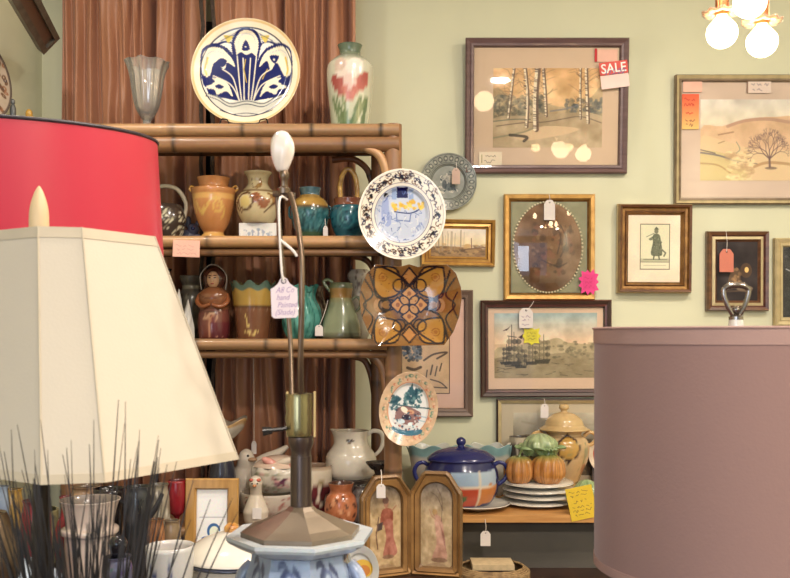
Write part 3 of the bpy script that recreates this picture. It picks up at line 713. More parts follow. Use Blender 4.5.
# ruffled planter
cv = Cv(260, 150, (122, 74, 46)).noise(26, 12, 3).rect(0, 0, 260, 16, (86, 112, 98)).grad(16, 58, (190, 150, 62), (178, 138, 56)).rect(0, 60, 260, 64, (96, 60, 36))
for i in range(10): cv.ell(14+i*26, 72, 3, 3, (220, 200, 170))
for p in ([(108, 84), (116, 96), (112, 108), (124, 112)], [(108, 122), (124, 128), (140, 124), (160, 130)], [(96, 132), (112, 124), (128, 136), (148, 134), (164, 128)]): cv.line(p, 3.5, (218, 186, 104), k=5)
t = thing('ruffled_planter', 'brown planter with a yellow band and ruffled grey green lip on the third tier', 'planter', at(253, Y2, Z2))
def ruff(n, amp, rad, start=.75, ph=0.):
    def f(T, v, R, Hh):
        w_ = np.clip((v-start)/(1-start), 0, 1); return R*(1+rad*w_*np.cos(n*T+ph)), Hh+amp*w_*np.cos(n*T+ph)
    return f
lathe('body', [(14, 0), (15.5, 1), (17, 14), (19, 30), (20, 42), (21, 52), (22, 56)], GLAZE, t, cv, px=k, inner=(110, 96, 60), mod=ruff(8, .009, .05), seg=96)
# turquoise vase
cv = Cv(240, 150, (74, 152, 138)).noise(18, 40, 3)
for i in range(14):
    x = i*18; cv.line([(x, 140), (x+12, 90), (x+2, 40), (x+10, 8)], 3, (38, 106, 98), k=6)
t = thing('turquoise_vase', 'turquoise leaf-moulded vase behind the hanging paper tag', 'vase', at(302, Y2, Z2))
lathe('body', [(11, 0), (15, 4), (19, 16), (18, 30), (13, 42), (14, 50), (16, 54)], GLAZE, t, cv, px=k, inner=(50, 90, 84), mod=lambda T, v, R, Hh: (R*(1+.06*np.cos(9*T+5*v)), Hh+.006*np.cos(5*T)*(v > .9)), seg=90)
# small brown jug figure behind
cv = Cv(120, 100, (112, 84, 62)).noise(14, 40, 3).dabs(60, (0, 0, 120, 100), [(170, 150, 120), (66, 44, 34)], (2, 6), 4)
t = thing('speckled_vase', 'small speckled brown vase between the turquoise vase and the green jug', 'vase', at(316, 3.25, Z2))
lathe('body', [(9, 0), (11, 12), (12, 30), (8, 44), (7, 50), (9, 55)], GLAZE, t, cv, px=k, inner=(50, 38, 30))
# green jug
cv = Cv(240, 160, (138, 146, 112)).noise(50, 16, 3).rect(0, 14, 240, 42, (166, 122, 60)).grad(42, 60, (150, 140, 90), (138, 146, 112)).rect(0, 0, 240, 14, (110, 118, 84))
cv.grad(140, 160, (120, 124, 92), (84, 76, 58))
t = thing('green_jug', 'sage green bell-shaped jug with tan collar and small handles beside the amber platter', 'jug', at(341, Y2, Z2))
lathe('body', [(18, 0), (20, 2), (20, 8), (17, 22), (12.5, 36), (11, 44), (12, 52), (11, 57)], GLAZE, t, cv, px=k, inner=(70, 70, 50))
b = MB(); b.tube([(11*k, -2*k, 40*k), (15*k, -2*k, 43*k), (19*k, -2*k, 40*k), (19*k, -2*k, 33*k), (15*k, -2*k, 28*k)], .0052, 10, sm=6, c=(132, 140, 106)); b.build('handle', GLAZE, t, True)
b = MB(); b.tube([(-10*k, -2*k, 48*k), (-15*k, -2*k, 54*k), (-17*k, -2*k, 58*k), (-13*k, -2*k, 60*k), (-8*k, -2*k, 57*k)], .006, 10, sm=6, c=(116, 128, 92)); b.build('spout', GLAZE, t, True)
cv = Cv(120, 120, (206, 196, 176)).dabs(50, (0, 0, 120, 60), [(140, 120, 110), (96, 84, 90)], (1.5, 4), 4)
t = thing('cream_jug', 'small cream jug with blue grey speckled top behind the amber platter', 'jug', at(359, 3.22, Z2))
lathe('body', [(8, 0), (11, 10), (11, 34), (8, 46), (10, 58), (12, 66), (9, 72)], GLAZE, t, cv, px=k, inner=(90, 80, 70))
price_tag(319, 325, 3.09, 8, 11, 'tiny white tag hanging low beside the green jug', (328, 300, 3.1), rz=.2, scr=False)
price_tag(325.5, 226, 3.09, 5, 11, 'tiny white tag hanging from the ear of the teal jar', (324, 205, 3.12), rz=-.3, scr=False)
price_tag(254, 441, 3.3, 5, 13, 'tiny white tag on a long thread hanging before the curtain', (253, 345, 3.3), scr=False)
# ================================================================== PICTURES ON THE WALL
YP = 3.575
bark = solid('mauve_brown_wood', (112, 86, 84), .4, c2=(92, 68, 66), scale=10, stretch=(1, 1, 6), coat=.2)
dred = solid('dark_red_wood', (92, 48, 40), .35, c2=(62, 32, 28), scale=10, stretch=(1, 1, 6), coat=.3)
gold2 = solid('bright_gilt', (206, 160, 86), .36, metal=.35, c2=(176, 128, 62), scale=30)
oldg = solid('antique_gilt', (160, 118, 64), .35, metal=.5, c2=(112, 78, 42), scale=26, bump=.3)
palef = solid('pale_gilt_edge', (190, 172, 130), .5, metal=.2, scale=30)
grf = solid('grey_brown_frame', (138, 118, 92), .45, c2=(110, 92, 72), scale=30, metal=.2)
brnf = solid('brown_frame', (112, 74, 48), .35, c2=(78, 48, 32), scale=12, stretch=(1, 1, 5), coat=.2)
drk = solid('dark_brown_frame', (66, 48, 40), .4, scale=12)
def picture(label, x0, y0, x1, y1, fw, depth, prof, mats, bands, cv, matc=None, inner=None, tilt=0., glass=True, name='framed_picture', group=None, lip=.35, Y=None, res=None, ybase=None, rz=0., ry=0.):
    Y = Y or YP; k = S(Y); w, h = (x1-x0)*k, (y1-y0)*k
    lively(cv); t = thing(name, label, 'picture', (X((x0+x1)/2, Y), ybase or 3.598, Z(y1, Y)), rx=math.radians(tilt), rz=rz, ry=ry)
    moulding('frame', w, h, [(i*fw*k, f*depth) for i, f in prof], mats, t, bands)
    fi = fw*k*.96; yb = -depth*lip
    MB().box(-w/2+fi*.3, w/2-fi*.3, -.004, -.0005, fi*.3, h-fi*.3).build('backing', drk, t, smooth=False)
    if inner is not None:
        MB().box(-w/2+fi, w/2-fi, yb+.001, yb+.003, fi, h-fi).build('mount', solid('mount_%d_%d_%d' % matc, tuple(min(240, (v*.75+sum(matc)/12)*1.2) for v in matc), .85, var=.03, scale=8), t, smooth=False)
        a, b_, c_, d = inner
        sheet('print', (c_-a)*k, (d-b_)*k, cv, PAPER, t, z0=(y1-d)*k, y=yb-.0006, x0=(a-(x0+x1)/2)*k, res=res)
    else:
        sheet('print', w-2*fi, h-2*fi, cv, PAPER, t, z0=fi, y=yb-.0006, res=res)
    if glass: MB().box(-w/2+fi, w/2-fi, yb-.0045, yb-.0025, fi, h-fi).build('glass', PANE, t, smooth=False)
    return t, k, w, h, yb
PR1 = [(0, .8), (.15, 1), (.55, .75), (.62, .9), (.85, .85), (1, .3)]
# --- birch wood
W_, H_ = 324, 234; cv = Cv(W_, H_, (196, 156, 106)).grad(0, 130, (200, 156, 104), (206, 170, 122)).noise(60, 30, 2)
cv.poly([(0, 60), (60, 90), (140, 96), (190, 112), (240, 108), (290, 84), (324, 60), (324, 234), (0, 234)], (150, 132, 100), .55, k=3)
cv.dabs(380, (0, 80, 150, 150), [(112, 106, 90), (134, 122, 98), (86, 82, 72)], (2, 7), 3, .35); cv.dabs(220, (215, 90, 324, 150), [(104, 108, 104), (138, 122, 92), (84, 84, 82)], (2, 7), 4, .35)
cv.poly([(0, 148), (90, 140), (190, 132), (324, 140), (324, 234), (0, 234)], (168, 144, 110), .9, k=3).noise(34, 26, 8)
cv.poly([(60, 196), (150, 170), (250, 176), (230, 190), (150, 206), (90, 212)], (190, 160, 122), .9, k=4)
for a, w_, c in (([(10, 170), (90, 160), (150, 158), (200, 150)], 3, (104, 82, 66)), ([(0, 205), (80, 190), (120, 176)], 5, (124, 118, 88)), ([(50, 196), (100, 202), (92, 214)], 8, (66, 54, 46)), ([(200, 150), (260, 142), (320, 160)], 3, (110, 92, 74)), ([(170, 126), (220, 118), (250, 108)], 5, (120, 112, 110)), ([(0, 156), (60, 150), (110, 150)], 3, (90, 96, 80))): cv.line(a, w_, c, .7, k=5)
trk = [([(60, 0), (52, 70), (44, 145)], 7), ([(92, 0), (100, 80), (98, 172)], 9), ([(128, 0), (122, 90), (124, 180)], 15), ([(146, 0), (152, 70), (156, 140)], 8), ([(256, 0), (256, 70), (258, 148)], 6), ([(272, 0), (276, 80), (280, 160)], 9)]
for P, w_ in trk:
    cv.line([(x+w_*.3, y) for x, y in P], w_, (112, 88, 70), .9, k=6); cv.line(P, w_*.62, (206, 186, 154), 1, k=6)
R = random.Random(5)
for P, w_ in trk:
    for _ in range(26):
        y = R.uniform(0, P[2][1]); x = P[0][0]+(P[2][0]-P[0][0])*y/P[2][1]; cv.line([(x-w_*.4, y), (x+w_*.3, y+1)], 1.4, (92, 72, 62), .8)
for _ in range(90):
    x, y = R.choice([54, 98, 124, 152, 258, 278])+R.uniform(-4, 4), R.uniform(0, 120); s_ = R.choice((-1, 1)); cv.line([(x, y), (x+s_*R.uniform(6, 20), y-R.uniform(2, 18)), (x+s_*R.uniform(12, 38), y-R.uniform(8, 28))], 1.1, (120, 92, 66), .65)
P_birch, k, w, h, yb = picture('watercolour of birch trees in a mauve brown frame with a red SALE sticker', 465, 40, 627, 173, 9, .03, PR1, [bark, dred], [0]*8, cv, (188, 158, 128), (493, 69, 602, 147), tilt=4.0, name='framed_picture')
red = solid('red_sticker', (206, 66, 52), .5, var=.03); wht = solid('white_lettering', (240, 232, 226), .6, var=.02); blu = solid('blue_ink', (84, 96, 150), .8); blk = solid('black_ink', (60, 50, 52), .8); redi = solid('red_ink', (190, 50, 56), .8)
def loc2(px, py, t_cx, y1, kk, y): return ((px-t_cx)*kk, y, (y1-py)*kk)
# SALE sticker overlapping the frame edge
mcx = 546
MB().box(-14*k, 14*k, -.001, 0, -4.5*k, 8*k).build('sale_sticker', red, P_birch, smooth=False, loc=loc2(611.5, 71.5, mcx, 173, k, -.0312), rot=(0, math.radians(-7), 0))
ss = P_birch.children[-1]; text('sale_lettering', 'SALE', 12.8*k, wht, ss, loc=(0, -.0012, -2.6*k), off=.0006, sx=.93)
MB().box(-14*k, 14*k, -.001, 0, -8*k, 5*k).build('price_label', solid('pink_white_card', (236, 208, 200), .8, var=.03), P_birch, smooth=False, loc=loc2(612.8, 81.3, mcx, 173, k, -.0308), rot=(0, math.radians(-7), 0))
text('price_lettering', '115.00', 7.5*k, blu, P_birch.children[-1], loc=(0, -.0012, -4.5*k), shear=.3)
MB().box(-10*k, 10*k, -.0008, 0, 0, 12*k).build('pink_label', solid('pink_card', (228, 180, 160), .8, var=.04), P_birch, smooth=False, loc=loc2(606, 63, mcx, 173, k, yb-.0046))
MB().box(-1.2*k, 1.2*k, -.0009, 0, 0, 13*k).build('red_edge', redi, P_birch, smooth=False, loc=loc2(594.5, 63, mcx, 173, k, yb-.0046))
cv = Cv(96, 54, (222, 206, 180)).scrib(20, 4, 90, 50, 1.5, (70, 60, 60), 6, 2).line([(12, 12), (12, 44)], 3, (120, 110, 60))
sheet('maker_label', 23*k, 13*k, cv, PAPER, P_birch, z0=8.5*k, y=yb-.0056, x0=(479-mcx)*k)
# --- desert tree landscape
cv = Cv(330, 230, (198, 182, 156)).grad(0, 70, (196, 184, 168), (202, 186, 158)).noise(70, 14, 3)
cv.poly([(0, 84), (70, 76), (150, 56), (240, 50), (330, 64), (330, 230), (0, 230)], (196, 160, 122), k=4).noise(40, 20, 6)
cv.poly([(0, 110), (60, 112), (130, 130), (200, 144), (330, 150), (330, 230), (0, 230)], (200, 170, 128), k=4)
cv.poly([(0, 150), (70, 150), (140, 176), (150, 230), (0, 230)], (190, 168, 112), .8, k=3)
for a, w_, c in (([(90, 76), (150, 60), (230, 56), (330, 70)], 9, (170, 130, 108)), ([(60, 100), (110, 92)], 4, (150, 110, 80)), ([(0, 150), (60, 158), (110, 172), (140, 184)], 5, (106, 92, 100)), ([(0, 142), (50, 152)], 3, (90, 76, 80)), ([(0, 180), (60, 186), (110, 214)], 5, (168, 130, 84)), ([(180, 190), (230, 178), (330, 186)], 8, (166, 126, 84)), ([(110, 172), (190, 182)], 3, (120, 100, 88)), ([(80, 118), (60, 124)], 3, (150, 114, 84)), ([(120, 120), (132, 140), (120, 152)], 3, (130, 130, 110)), ([(150, 138), (200, 134)], 3, (166, 140, 110))): cv.line(a, w_, c, .7, k=5)
cv.dabs(90, (90, 150, 170, 230), [(176, 140, 100), (214, 190, 140)], (2, 8), 3, .4, 2)
R = random.Random(3)
def branch(x, y, a, L, w_, d):
    x2, y2 = x+L*math.cos(a), y-L*math.sin(a); cv.line([(x, y), (x2, y2)], max(w_, .9), (118, 90, 84), .85)
    if d:
        for s_ in (-1, 1): branch(x2, y2, a+s_*R.uniform(.2, .6), L*R.uniform(.65, .85), w_*.65, d-1)
branch(232, 190, 1.62, 26, 7, 0); 
for a in (2.5, 2.1, 1.6, 1.1, .65): branch(231, 168, a, 24, 3.6, 5)
cv.ell(236, 194, 20, 4, (120, 96, 80), a=.7)
P_tree, k, w, h, yb = picture('pale landscape with a bare tree in grey brown frame with an orange label', 675, 75, 820, 204, 7, .028, PR1, [grf, palef], [0, 0, 1, 0, 0, 0, 0, 0], cv, (186, 160, 140), (701, 99, 800, 180), tilt=1.1)
mcx = 747.5
cv = Cv(70, 110, (236, 150, 96)).grad(0, 110, (234, 96, 66), (240, 200, 120)).scrib(8, 8, 62, 40, 2.4, (196, 54, 44), 3, 2).scrib(12, 46, 58, 70, 2.4, (200, 50, 40), 6, 1).scrib(12, 76, 58, 104, 2, (120, 70, 60), 9, 2)
sheet('orange_label', 17*k, 35*k, cv, PAPER, P_tree, z0=(204-129)*k, y=yb-.0056, x0=(682-mcx)*k)
MB().box(0, 19*k, -.0008, 0, 0, 11*k).build('pink_label', solid('pink_card', (228, 180, 160)), P_tree, smooth=False, loc=loc2(683, 92, mcx, 204, k, yb-.0046))
cv = Cv(80, 44, (226, 206, 192)).scrib(12, 6, 74, 40, 1.6, (120, 104, 116), 4, 2).rect(0, 0, 3, 44, (150, 120, 100))
sheet('white_label', 24*k, 13*k, cv, PAPER, P_tree, z0=(204-93)*k, y=yb-.0056, x0=(747-mcx)*k)
# --- small gold landscape
cv = Cv(180, 90, (196, 178, 150)).grad(0, 50, (196, 184, 170), (204, 182, 140)).noise(30, 18, 2)
cv.poly([(0, 60), (60, 56), (120, 60), (180, 64), (180, 90), (0, 90)], (150, 120, 84), k=3)
R = random.Random(8)
for _ in range(16): x = R.uniform(0, 110); cv.line([(x, R.uniform(66, 80)), (x+R.uniform(-3, 3), R.uniform(2, 26))], R.uniform(1.5, 5), (150, 132, 110), .6)
cv.dabs(60, (0, 50, 180, 84), [(124, 96, 70), (104, 84, 66), (176, 140, 90)], (2, 6), 3, .5, 2).line([(132, 30), (134, 64)], 3, (130, 100, 80)).line([(110, 66), (178, 58)], 3, (120, 90, 70))
picture('small woodland scene in a bright gilt frame under the grey plate', 421, 219, 495, 266, 10, .035, [(0, .5), (.1, 1), (.35, .8), (.45, .55), (.7, .6), (.8, .45), (1, .3)], [gold2, oldg], [0, 0, 0, 1, 0, 1, 0, 0], cv, ry=math.radians(1), tilt=.6, glass=False)
# --- oval portrait behind glass
cv = Cv(220, 260, (124, 122, 92)).noise(30, 10, 4)
cvo = Cv(220, 280, (150, 112, 80)).noise(46, 40, 5).dabs(90, (60, 60, 190, 230), [(110, 78, 56), (176, 136, 100), (96, 70, 52), (160, 104, 76)], (3, 12), 6, .45)
for a in ([(110, 60), (150, 100), (140, 160)], [(150, 70), (170, 120), (150, 170)], [(90, 180), (140, 200), (170, 190)]): cvo.line(a, 4, (92, 66, 52), .6, k=5)
P_oval, k, w, h, yb = picture('gold frame with an oval beaded mount, white tag and glass mirroring the shop window', 504, 194, 595, 300, 7.5, .032, [(0, .7), (.15, 1), (.6, .95), (.75, .6), (1, .3)], [gold2, oldg], [0, 0, 0, 0, 1, 0, 0], cv, (110, 114, 92), (512.5, 202, 586.5, 292), glass=False, tilt=.4)
mcx = 549.5; oc = (548, 247); ra, rb = 34*k, 44.5*k
lively(cvo, 1.5, 1.05, 1.); opl = plate('oval_print', ra, rb, lambda t_: .006*(1-t_*t_), cvo, PAPER, P_oval, loc=((oc[0]-mcx)*k, yb-.002, (300-oc[1])*k), nr=70, seg=120, th=.0008)
V = []; Fc = []; nr, sg = 16, 64
for i in range(nr+1):
    for j in range(sg):
        t_ = i/nr; a = 2*math.pi*j/sg; V.append((ra*t_*math.cos(a), -.004-.016*(1-t_*t_), rb*t_*math.sin(a)))
for i in range(nr):
    for j in range(sg): Fc.append((i*sg+j, (i+1)*sg+j, (i+1)*sg+(j+1) % sg, i*sg+(j+1) % sg))
dome = mesh('domed_glass', V, Fc, glassm('domed_glass', refl=2.4), P_oval, loc=((oc[0]-mcx)*k, yb-.002, (300-oc[1])*k))
b = MB()
for i in range(74):
    a = 2*math.pi*i/74; b.ell((ra*1.02*math.cos(a), -.003, rb*1.02*math.sin(a)), (.0042, .0035, .0042), n=4)
b.build('beaded_border', solid('cream_beads', (206, 192, 156), .4), P_oval, loc=((oc[0]-mcx)*k, yb-.002, (300-oc[1])*k))['kind'] = 'stuff'
price_tag(549.5, 200, 3.5605, 11, 20, 'white swing tag hanging at the top of the oval gold frame', (549, 194, 3.563), scr=False)
# starburst stickers
def burst(name, label, px, py, Y, rx_, rz_, n, color, seed, ink, loc_y=None, mt=None):
    k = S(Y); R = random.Random(seed); P = []
    for i in range(n*2):
        a = math.pi*i/n; f = (1 if i % 2 == 0 else .74)*R.uniform(.95, 1.05); c, s_ = math.cos(a), math.sin(a); q_ = (abs(c)**4+abs(s_)**4)**(-.25)
        P.append((rx_*k*f*c*q_*.92, rz_*k*f*s_*q_*.92))
    t = thing(name, label, 'price sticker', (X(px, Y), Y, Z(py, Y)))
    MB().prism(P, -.001, .001).build('card', mt, t, smooth=False)
    cvs = Cv(60, 60, color).scrib(6, 6, 54, 54, 2.2, ink, seed, 3)
    sheet('written_face', rx_*1.1*k, rz_*1.1*k, cvs, PAPER, t, z0=-rz_*.55*k, y=-.0014, thick=.0003)
    return t
burst('starburst_sticker', 'hot pink starburst price card on the corner of the oval gold frame', 589, 282, 3.5635, 11, 14, 11, (226, 66, 132), 3, (200, 44, 104), mt=solid('hot_pink_card', (228, 62, 134), .7, var=.03))
# --- gold frame with engraving
cv = Cv(200, 260, (214, 192, 166)).noise(60, 8, 3)
cv.rect(46, 34, 160, 210, (104, 98, 78)).rect(49, 37, 157, 180, (200, 192, 160)).rect(49, 183, 157, 207, (206, 194, 164)).rect(49, 168, 157, 180, (176, 168, 138))
ink = (104, 104, 82)
cv.poly([(96, 76), (118, 74), (126, 100), (132, 150), (118, 158), (92, 156), (88, 140), (94, 110)], ink, .85, k=4).ell(108, 62, 8, 9, (130, 124, 100)).poly([(98, 56), (108, 44), (120, 56)], ink).poly([(98, 80), (78, 92), (84, 98), (102, 94)], ink, .8).line([(126, 130), (144, 146), (138, 158)], 6, ink, .8).line([(100, 156), (98, 170)], 5, ink).line([(118, 156), (120, 170)], 5, ink).line([(60, 172), (150, 172)], 3, ink, .7).line([(70, 84), (100, 70)], 2, ink)
cv.dabs(50, (90, 84, 128, 152), [(150, 146, 118), (84, 82, 66)], (1, 3), 3, .6).line([(60, 194), (146, 194)], 1.5, (150, 140, 116))
picture('antique gilt frame holding an engraving of a standing costumed figure', 617, 204, 691, 293, 11.5, .045, [(0, .45), (.04, .5), (.12, 1), (.3, .9), (.4, .62), (.6, .6), (.7, .75), (.8, .5), (1, .25)], [oldg, palef, brnf], [1, 1, 0, 2, 0, 0, 2, 0, 0, 0], cv, tilt=1.2, ry=math.radians(.3))
# --- dark painting
cv = Cv(140, 190, (42, 32, 30)).noise(40, 16, 4)
cv.ell(100, 92, 20, 24, (92, 62, 34), a=.5).ell(102, 90, 7, 9, (200, 156, 84), a=.85).ell(60, 116, 18, 34, (116, 84, 50), a=.5, rot=20).dabs(30, (44, 84, 80, 150), [(140, 104, 64), (90, 66, 44)], (2, 7), 3, .5).ell(96, 150, 28, 10, (130, 110, 84), a=.6).line([(20, 160), (120, 156)], 6, (80, 60, 44), .6)
picture('small dark still life with a glowing candle in a brown frame with red tag', 707, 231, 769, 311, 11, .032, [(0, .6), (.1, 1), (.35, .85), (.5, .6), (.75, .7), (1, .3)], [brnf, dred, palef], [0, 0, 0, 1, 2, 0, 0], cv, glass=False, tilt=.6)
price_tag(726.5, 249, 3.562, 14, 23, 'dusty red swing tag hanging over the small dark painting', (726, 231, 3.565), color=(206, 122, 100), scr=False)
cv = Cv(60, 160, (34, 32, 34)).noise(20, 20, 4).line([(6, 50), (30, 66), (50, 60)], 2, (140, 140, 140)).dabs(10, (0, 0, 60, 160), [(90, 90, 90)], (1, 3), 3, .4)
picture('black picture in a pale gold frame right of the small dark painting', 775, 238, 830, 326, 9, .03, PR1, [palef, grf], [0]*8, cv, glass=True)
# --- ships print
cv = Cv(310, 190, (190, 160, 124)).grad(0, 90, (158, 166, 156), (214, 178, 142)).noise(60, 12, 2).grad(0, 30, (146, 160, 156), (180, 174, 156))
cv.noise(40, 10, 3)
cv.poly([(0, 110), (40, 96), (100, 90), (150, 82), (190, 72), (220, 86), (290, 92), (310, 90), (310, 190), (0, 190)], (172, 152, 116), k=3).poly([(0, 132), (150, 120), (310, 118), (310, 190), (0, 190)], (148, 130, 98), k=3).noise(20, 16, 5)
dkk = (74, 66, 54); R = random.Random(2)
for x, y, s_ in ((55, 140, 1.3), (80, 150, .9), (112, 140, .9), (145, 134, 1.1), (34, 140, .8)):
    cv.poly([(x-18*s_, y+12*s_), (x+16*s_, y+12*s_), (x+22*s_, y), (x-22*s_, y+2)], dkk, .85)
    for m_ in (-9, 3, 12):
        cv.line([(x+m_*s_, y+4), (x+m_*s_, y-70*s_+abs(m_)*2)], 1.6, dkk, .85)
        for q_ in range(3): cv.ell(x+m_*s_+2, y-(12+16*q_)*s_, 7*s_, 6*s_, (126, 112, 84) if R.random() < .6 else (88, 78, 62), a=.7)
cv.line([(52, 104), (52, 34)], 2, dkk).poly([(52, 34), (38, 50), (24, 52), (40, 44)], (90, 60, 50)).poly([(72, 70), (88, 60), (82, 76)], (90, 60, 50)).line([(40, 66), (66, 70)], 2, dkk)
for _ in range(60): x, y = R.uniform(0, 300), R.uniform(120, 184); cv.line([(x, y), (x+R.uniform(6, 26), y+R.uniform(-4, 4))], R.uniform(1, 2.5), R.choice([(84, 76, 58), (164, 144, 108), (96, 86, 66)]), .6)
cv.dabs(80, (160, 84, 300, 130), [(128, 116, 88), (166, 146, 110), (108, 98, 74)], (2, 5), 5, .6, 1.5)
P_ship, k, w, h, yb = picture('print of sailing ships in a dark red wooden frame with a yellow sticker', 481, 300, 612, 397, 8, .028, PR1, [dred, drk], [0, 0, 1, 0, 0, 1, 0], cv, (202, 166, 136), (495, 313, 598, 378), tilt=.5, ry=math.radians(-.3))
price_tag(526, 308, 3.565, 14, 20, 'white swing tag on the ships print above the yellow sticker', (534, 301, 3.568))
burst('starburst_sticker', 'yellow starburst price card on the glass of the ships print', 531.5, 336, 3.5775, 10.5, 10, 8, (216, 204, 66), 7, (120, 110, 50), mt=solid('yellow_card', (220, 208, 60), .7, var=.03))
# --- calligraphy with pink mount (partly behind the amber platter)
cv = Cv(150, 300, (192, 158, 122)).noise(30, 14, 4).rect(0, 0, 3, 300, (96, 66, 48)).rect(147, 0, 150, 300, (96, 66, 48)).rect(0, 297, 150, 300, (96, 66, 48)).rect(0, 0, 150, 3, (96, 66, 48))
cv.dabs(70, (6, 130, 60, 190), [(66, 62, 62), (104, 110, 120), (84, 80, 78)], (3, 8), 4, .7)
for a, w_ in (([(70, 190), (100, 170), (140, 164), (110, 184)], 6), ([(20, 214), (40, 220), (60, 212)], 9), ([(96, 206), (90, 236)], 5), ([(110, 210), (104, 240)], 4), ([(80, 222), (76, 250)], 4), ([(90, 252), (120, 262), (140, 280)], 4), ([(20, 240), (50, 262), (90, 276), (140, 280)], 4), ([(124, 200), (118, 224)], 4)): cv.line(a, w_, (86, 70, 60), .8, k=5)
picture('brush-painted scroll with a pink mount and taupe frame behind the amber platter', 392, 290, 473, 417, 9, .03, PR1, [solid('taupe_frame', (112, 92, 80), .45, scale=10), drk], [0]*8, cv, (206, 164, 144), (401, 290+12, 450, 394), tilt=.3)
# --- picture leaning at the back of the counter
cv = Cv(200, 140, (166, 150, 122)).grad(0, 60, (172, 160, 138), (140, 128, 108)).noise(30, 20, 4).poly([(0, 60), (50, 50), (90, 70), (200, 60), (200, 140), (0, 140)], (112, 96, 74), k=3).dabs(80, (0, 60, 200, 140), [(90, 80, 60), (140, 126, 98)], (2, 7), 4, .5, 2)
cv.line([(20, 20), (90, 34), (190, 26)], 5, (150, 136, 116), .6)
picture('landscape in a thin dark frame low on the wall behind the lidded urn', 497, 399, 606, 486, 5, .02, [(0, .8), (.3, 1), (1, .5)], [drk, palef], [0, 0, 1, 0], cv, (186, 168, 138), (514, 413, 600, 476), Y=3.57, tilt=.4)
price_tag(544.5, 404, 3.53, 8, 14, 'small white tag dangling above the lidded urn', (544, 398, 3.54), scr=False)
# ================================================================== HUNG PLATES
# grey transfer plate on the wall
cv = Cv(240, 240, (150, 152, 142)).noise(20, 12, 3); R = random.Random(4)
for i in range(26):
    a = 2*math.pi*i/26; cv.ell(120+98*math.cos(a), 120+98*math.sin(a), 10, 7, (104, 108, 104), math.degrees(a), w=2.5); cv.ell(120+98*math.cos(a), 120+98*math.sin(a), 4, 3, (178, 176, 162))
for r_ in (114, 82, 76, 70): cv.ell(120, 120, r_, r_, (96, 102, 100), w=1.6)
crackle(cv, 60, (76, 76, 164, 164), 5, [(84, 92, 94), (196, 192, 176), (110, 116, 112)], 2.4); cv.ell(120, 104, 26, 16, (184, 180, 164), a=.6).ell(128, 140, 22, 16, (112, 118, 114), a=.7).ell(104, 130, 10, 20, (94, 100, 98), a=.7)
lively(cv, 1.7, 1., 1.); t = thing('grey_plate', 'grey transfer-printed plate hung on the wall behind the blue and white plate', 'plate', (X(448.5, 3.56), 3.594, Z(181, 3.56)), rx=math.radians(2.5))
k = S(3.56); plate('dish', 28.5*k, 28.5*k, plate_prof(.018, .66), cv, GLAZE, t, loc=(0, -.012, 0), back=(130, 130, 120))
price_tag(456, 168, 3.545, 8, 16, 'pinkish swing tag hanging on the grey plate', (456, 162, 3.55), color=(206, 176, 160), scr=False)
PRX = [None]
# blue and white scene plate
cv = Cv(340, 340, (226, 218, 206)); R = random.Random(6)
for i in range(230):
    a = R.uniform(0, 6.283); r_ = R.uniform(124, 156); x, y = 170+r_*math.cos(a), 170+r_*math.sin(a); aa = R.uniform(0, 6); P = [(x, y)]
    for j in range(4): aa += R.uniform(.4, 1.2); P.append((P[-1][0]+5.5*math.cos(aa), P[-1][1]+5.5*math.sin(aa)))
    cv.line(P, 3., R.choice([(84, 72, 90), (96, 80, 76), (70, 70, 104), (130, 96, 76)]), .95, k=3)
for i in range(12):
    a = 2*math.pi*i/12; cv.ell(170+138*math.cos(a), 170+138*math.sin(a), 8, 5, (70, 66, 78), R.uniform(0, 180))
cv.ell(170, 170, 118, 118, (224, 216, 206)).ell(170, 170, 160, 160, (170, 160, 160), w=1.6).ell(170, 170, 119, 119, (140, 136, 150), w=2).ell(170, 170, 106, 106, (120, 124, 150), w=2.2)
cv.ell(170, 170, 104, 104, (200, 202, 212))
cv.rect(150, 68, 192, 106, (58, 66, 116)).rect(130, 72, 148, 112, (160, 172, 200), .8).rect(196, 74, 214, 112, (160, 172, 200), .8).ell(108, 98, 9, 9, (64, 62, 78))
cv.dabs(34, (132, 116, 250, 150), [(226, 190, 96), (230, 206, 134), (216, 176, 84)], (4, 9), 3, .7)
cv.poly([(100, 104), (116, 106), (120, 150), (128, 200), (110, 214), (92, 190), (90, 140)], (168, 174, 202), .8, k=4).line([(140, 158), (200, 164), (236, 150)], 4, (84, 92, 130), k=4).line([(148, 166), (150, 190), (200, 194), (204, 166)], 4, (120, 130, 168), .8)
for _ in range(90):
    a = R.uniform(0, 6.283); r_ = 98*math.sqrt(R.random()); x, y = 170+r_*math.cos(a), 170+r_*math.sin(a)
    if 112 < y < 152 and x > 130: continue
    cv.line([(x, y), (x+R.uniform(-12, 12), y+R.uniform(-12, 12)), (x+R.uniform(-14, 14), y+R.uniform(-4, 16))], 2.2, R.choice([(136, 146, 182), (110, 120, 160), (226, 222, 216), (160, 166, 190)]), .8, k=4)
lively(cv, 1.6, .95, 1.); cv.ell(170, 170, 167, 167, (240, 232, 220), w=5)
pcx, pcy, Yp = 402, 213.5, 2.9; k = S(Yp)
t = thing('scene_plate', 'blue and white plate with scrollwork rim and a figure scene hung on the shelf post', 'plate', (X(pcx, Yp), Yp+.03, Z(pcy, Yp)), rx=math.radians(1))
plate('dish', 44*k, 45.5*k, plate_prof(.02, .62), cv, GLAZE, t)
MB().box(-.006, .006, .005, .012, -45*k, 45*k).build('hanger_strap', BLACKW, t, smooth=False)
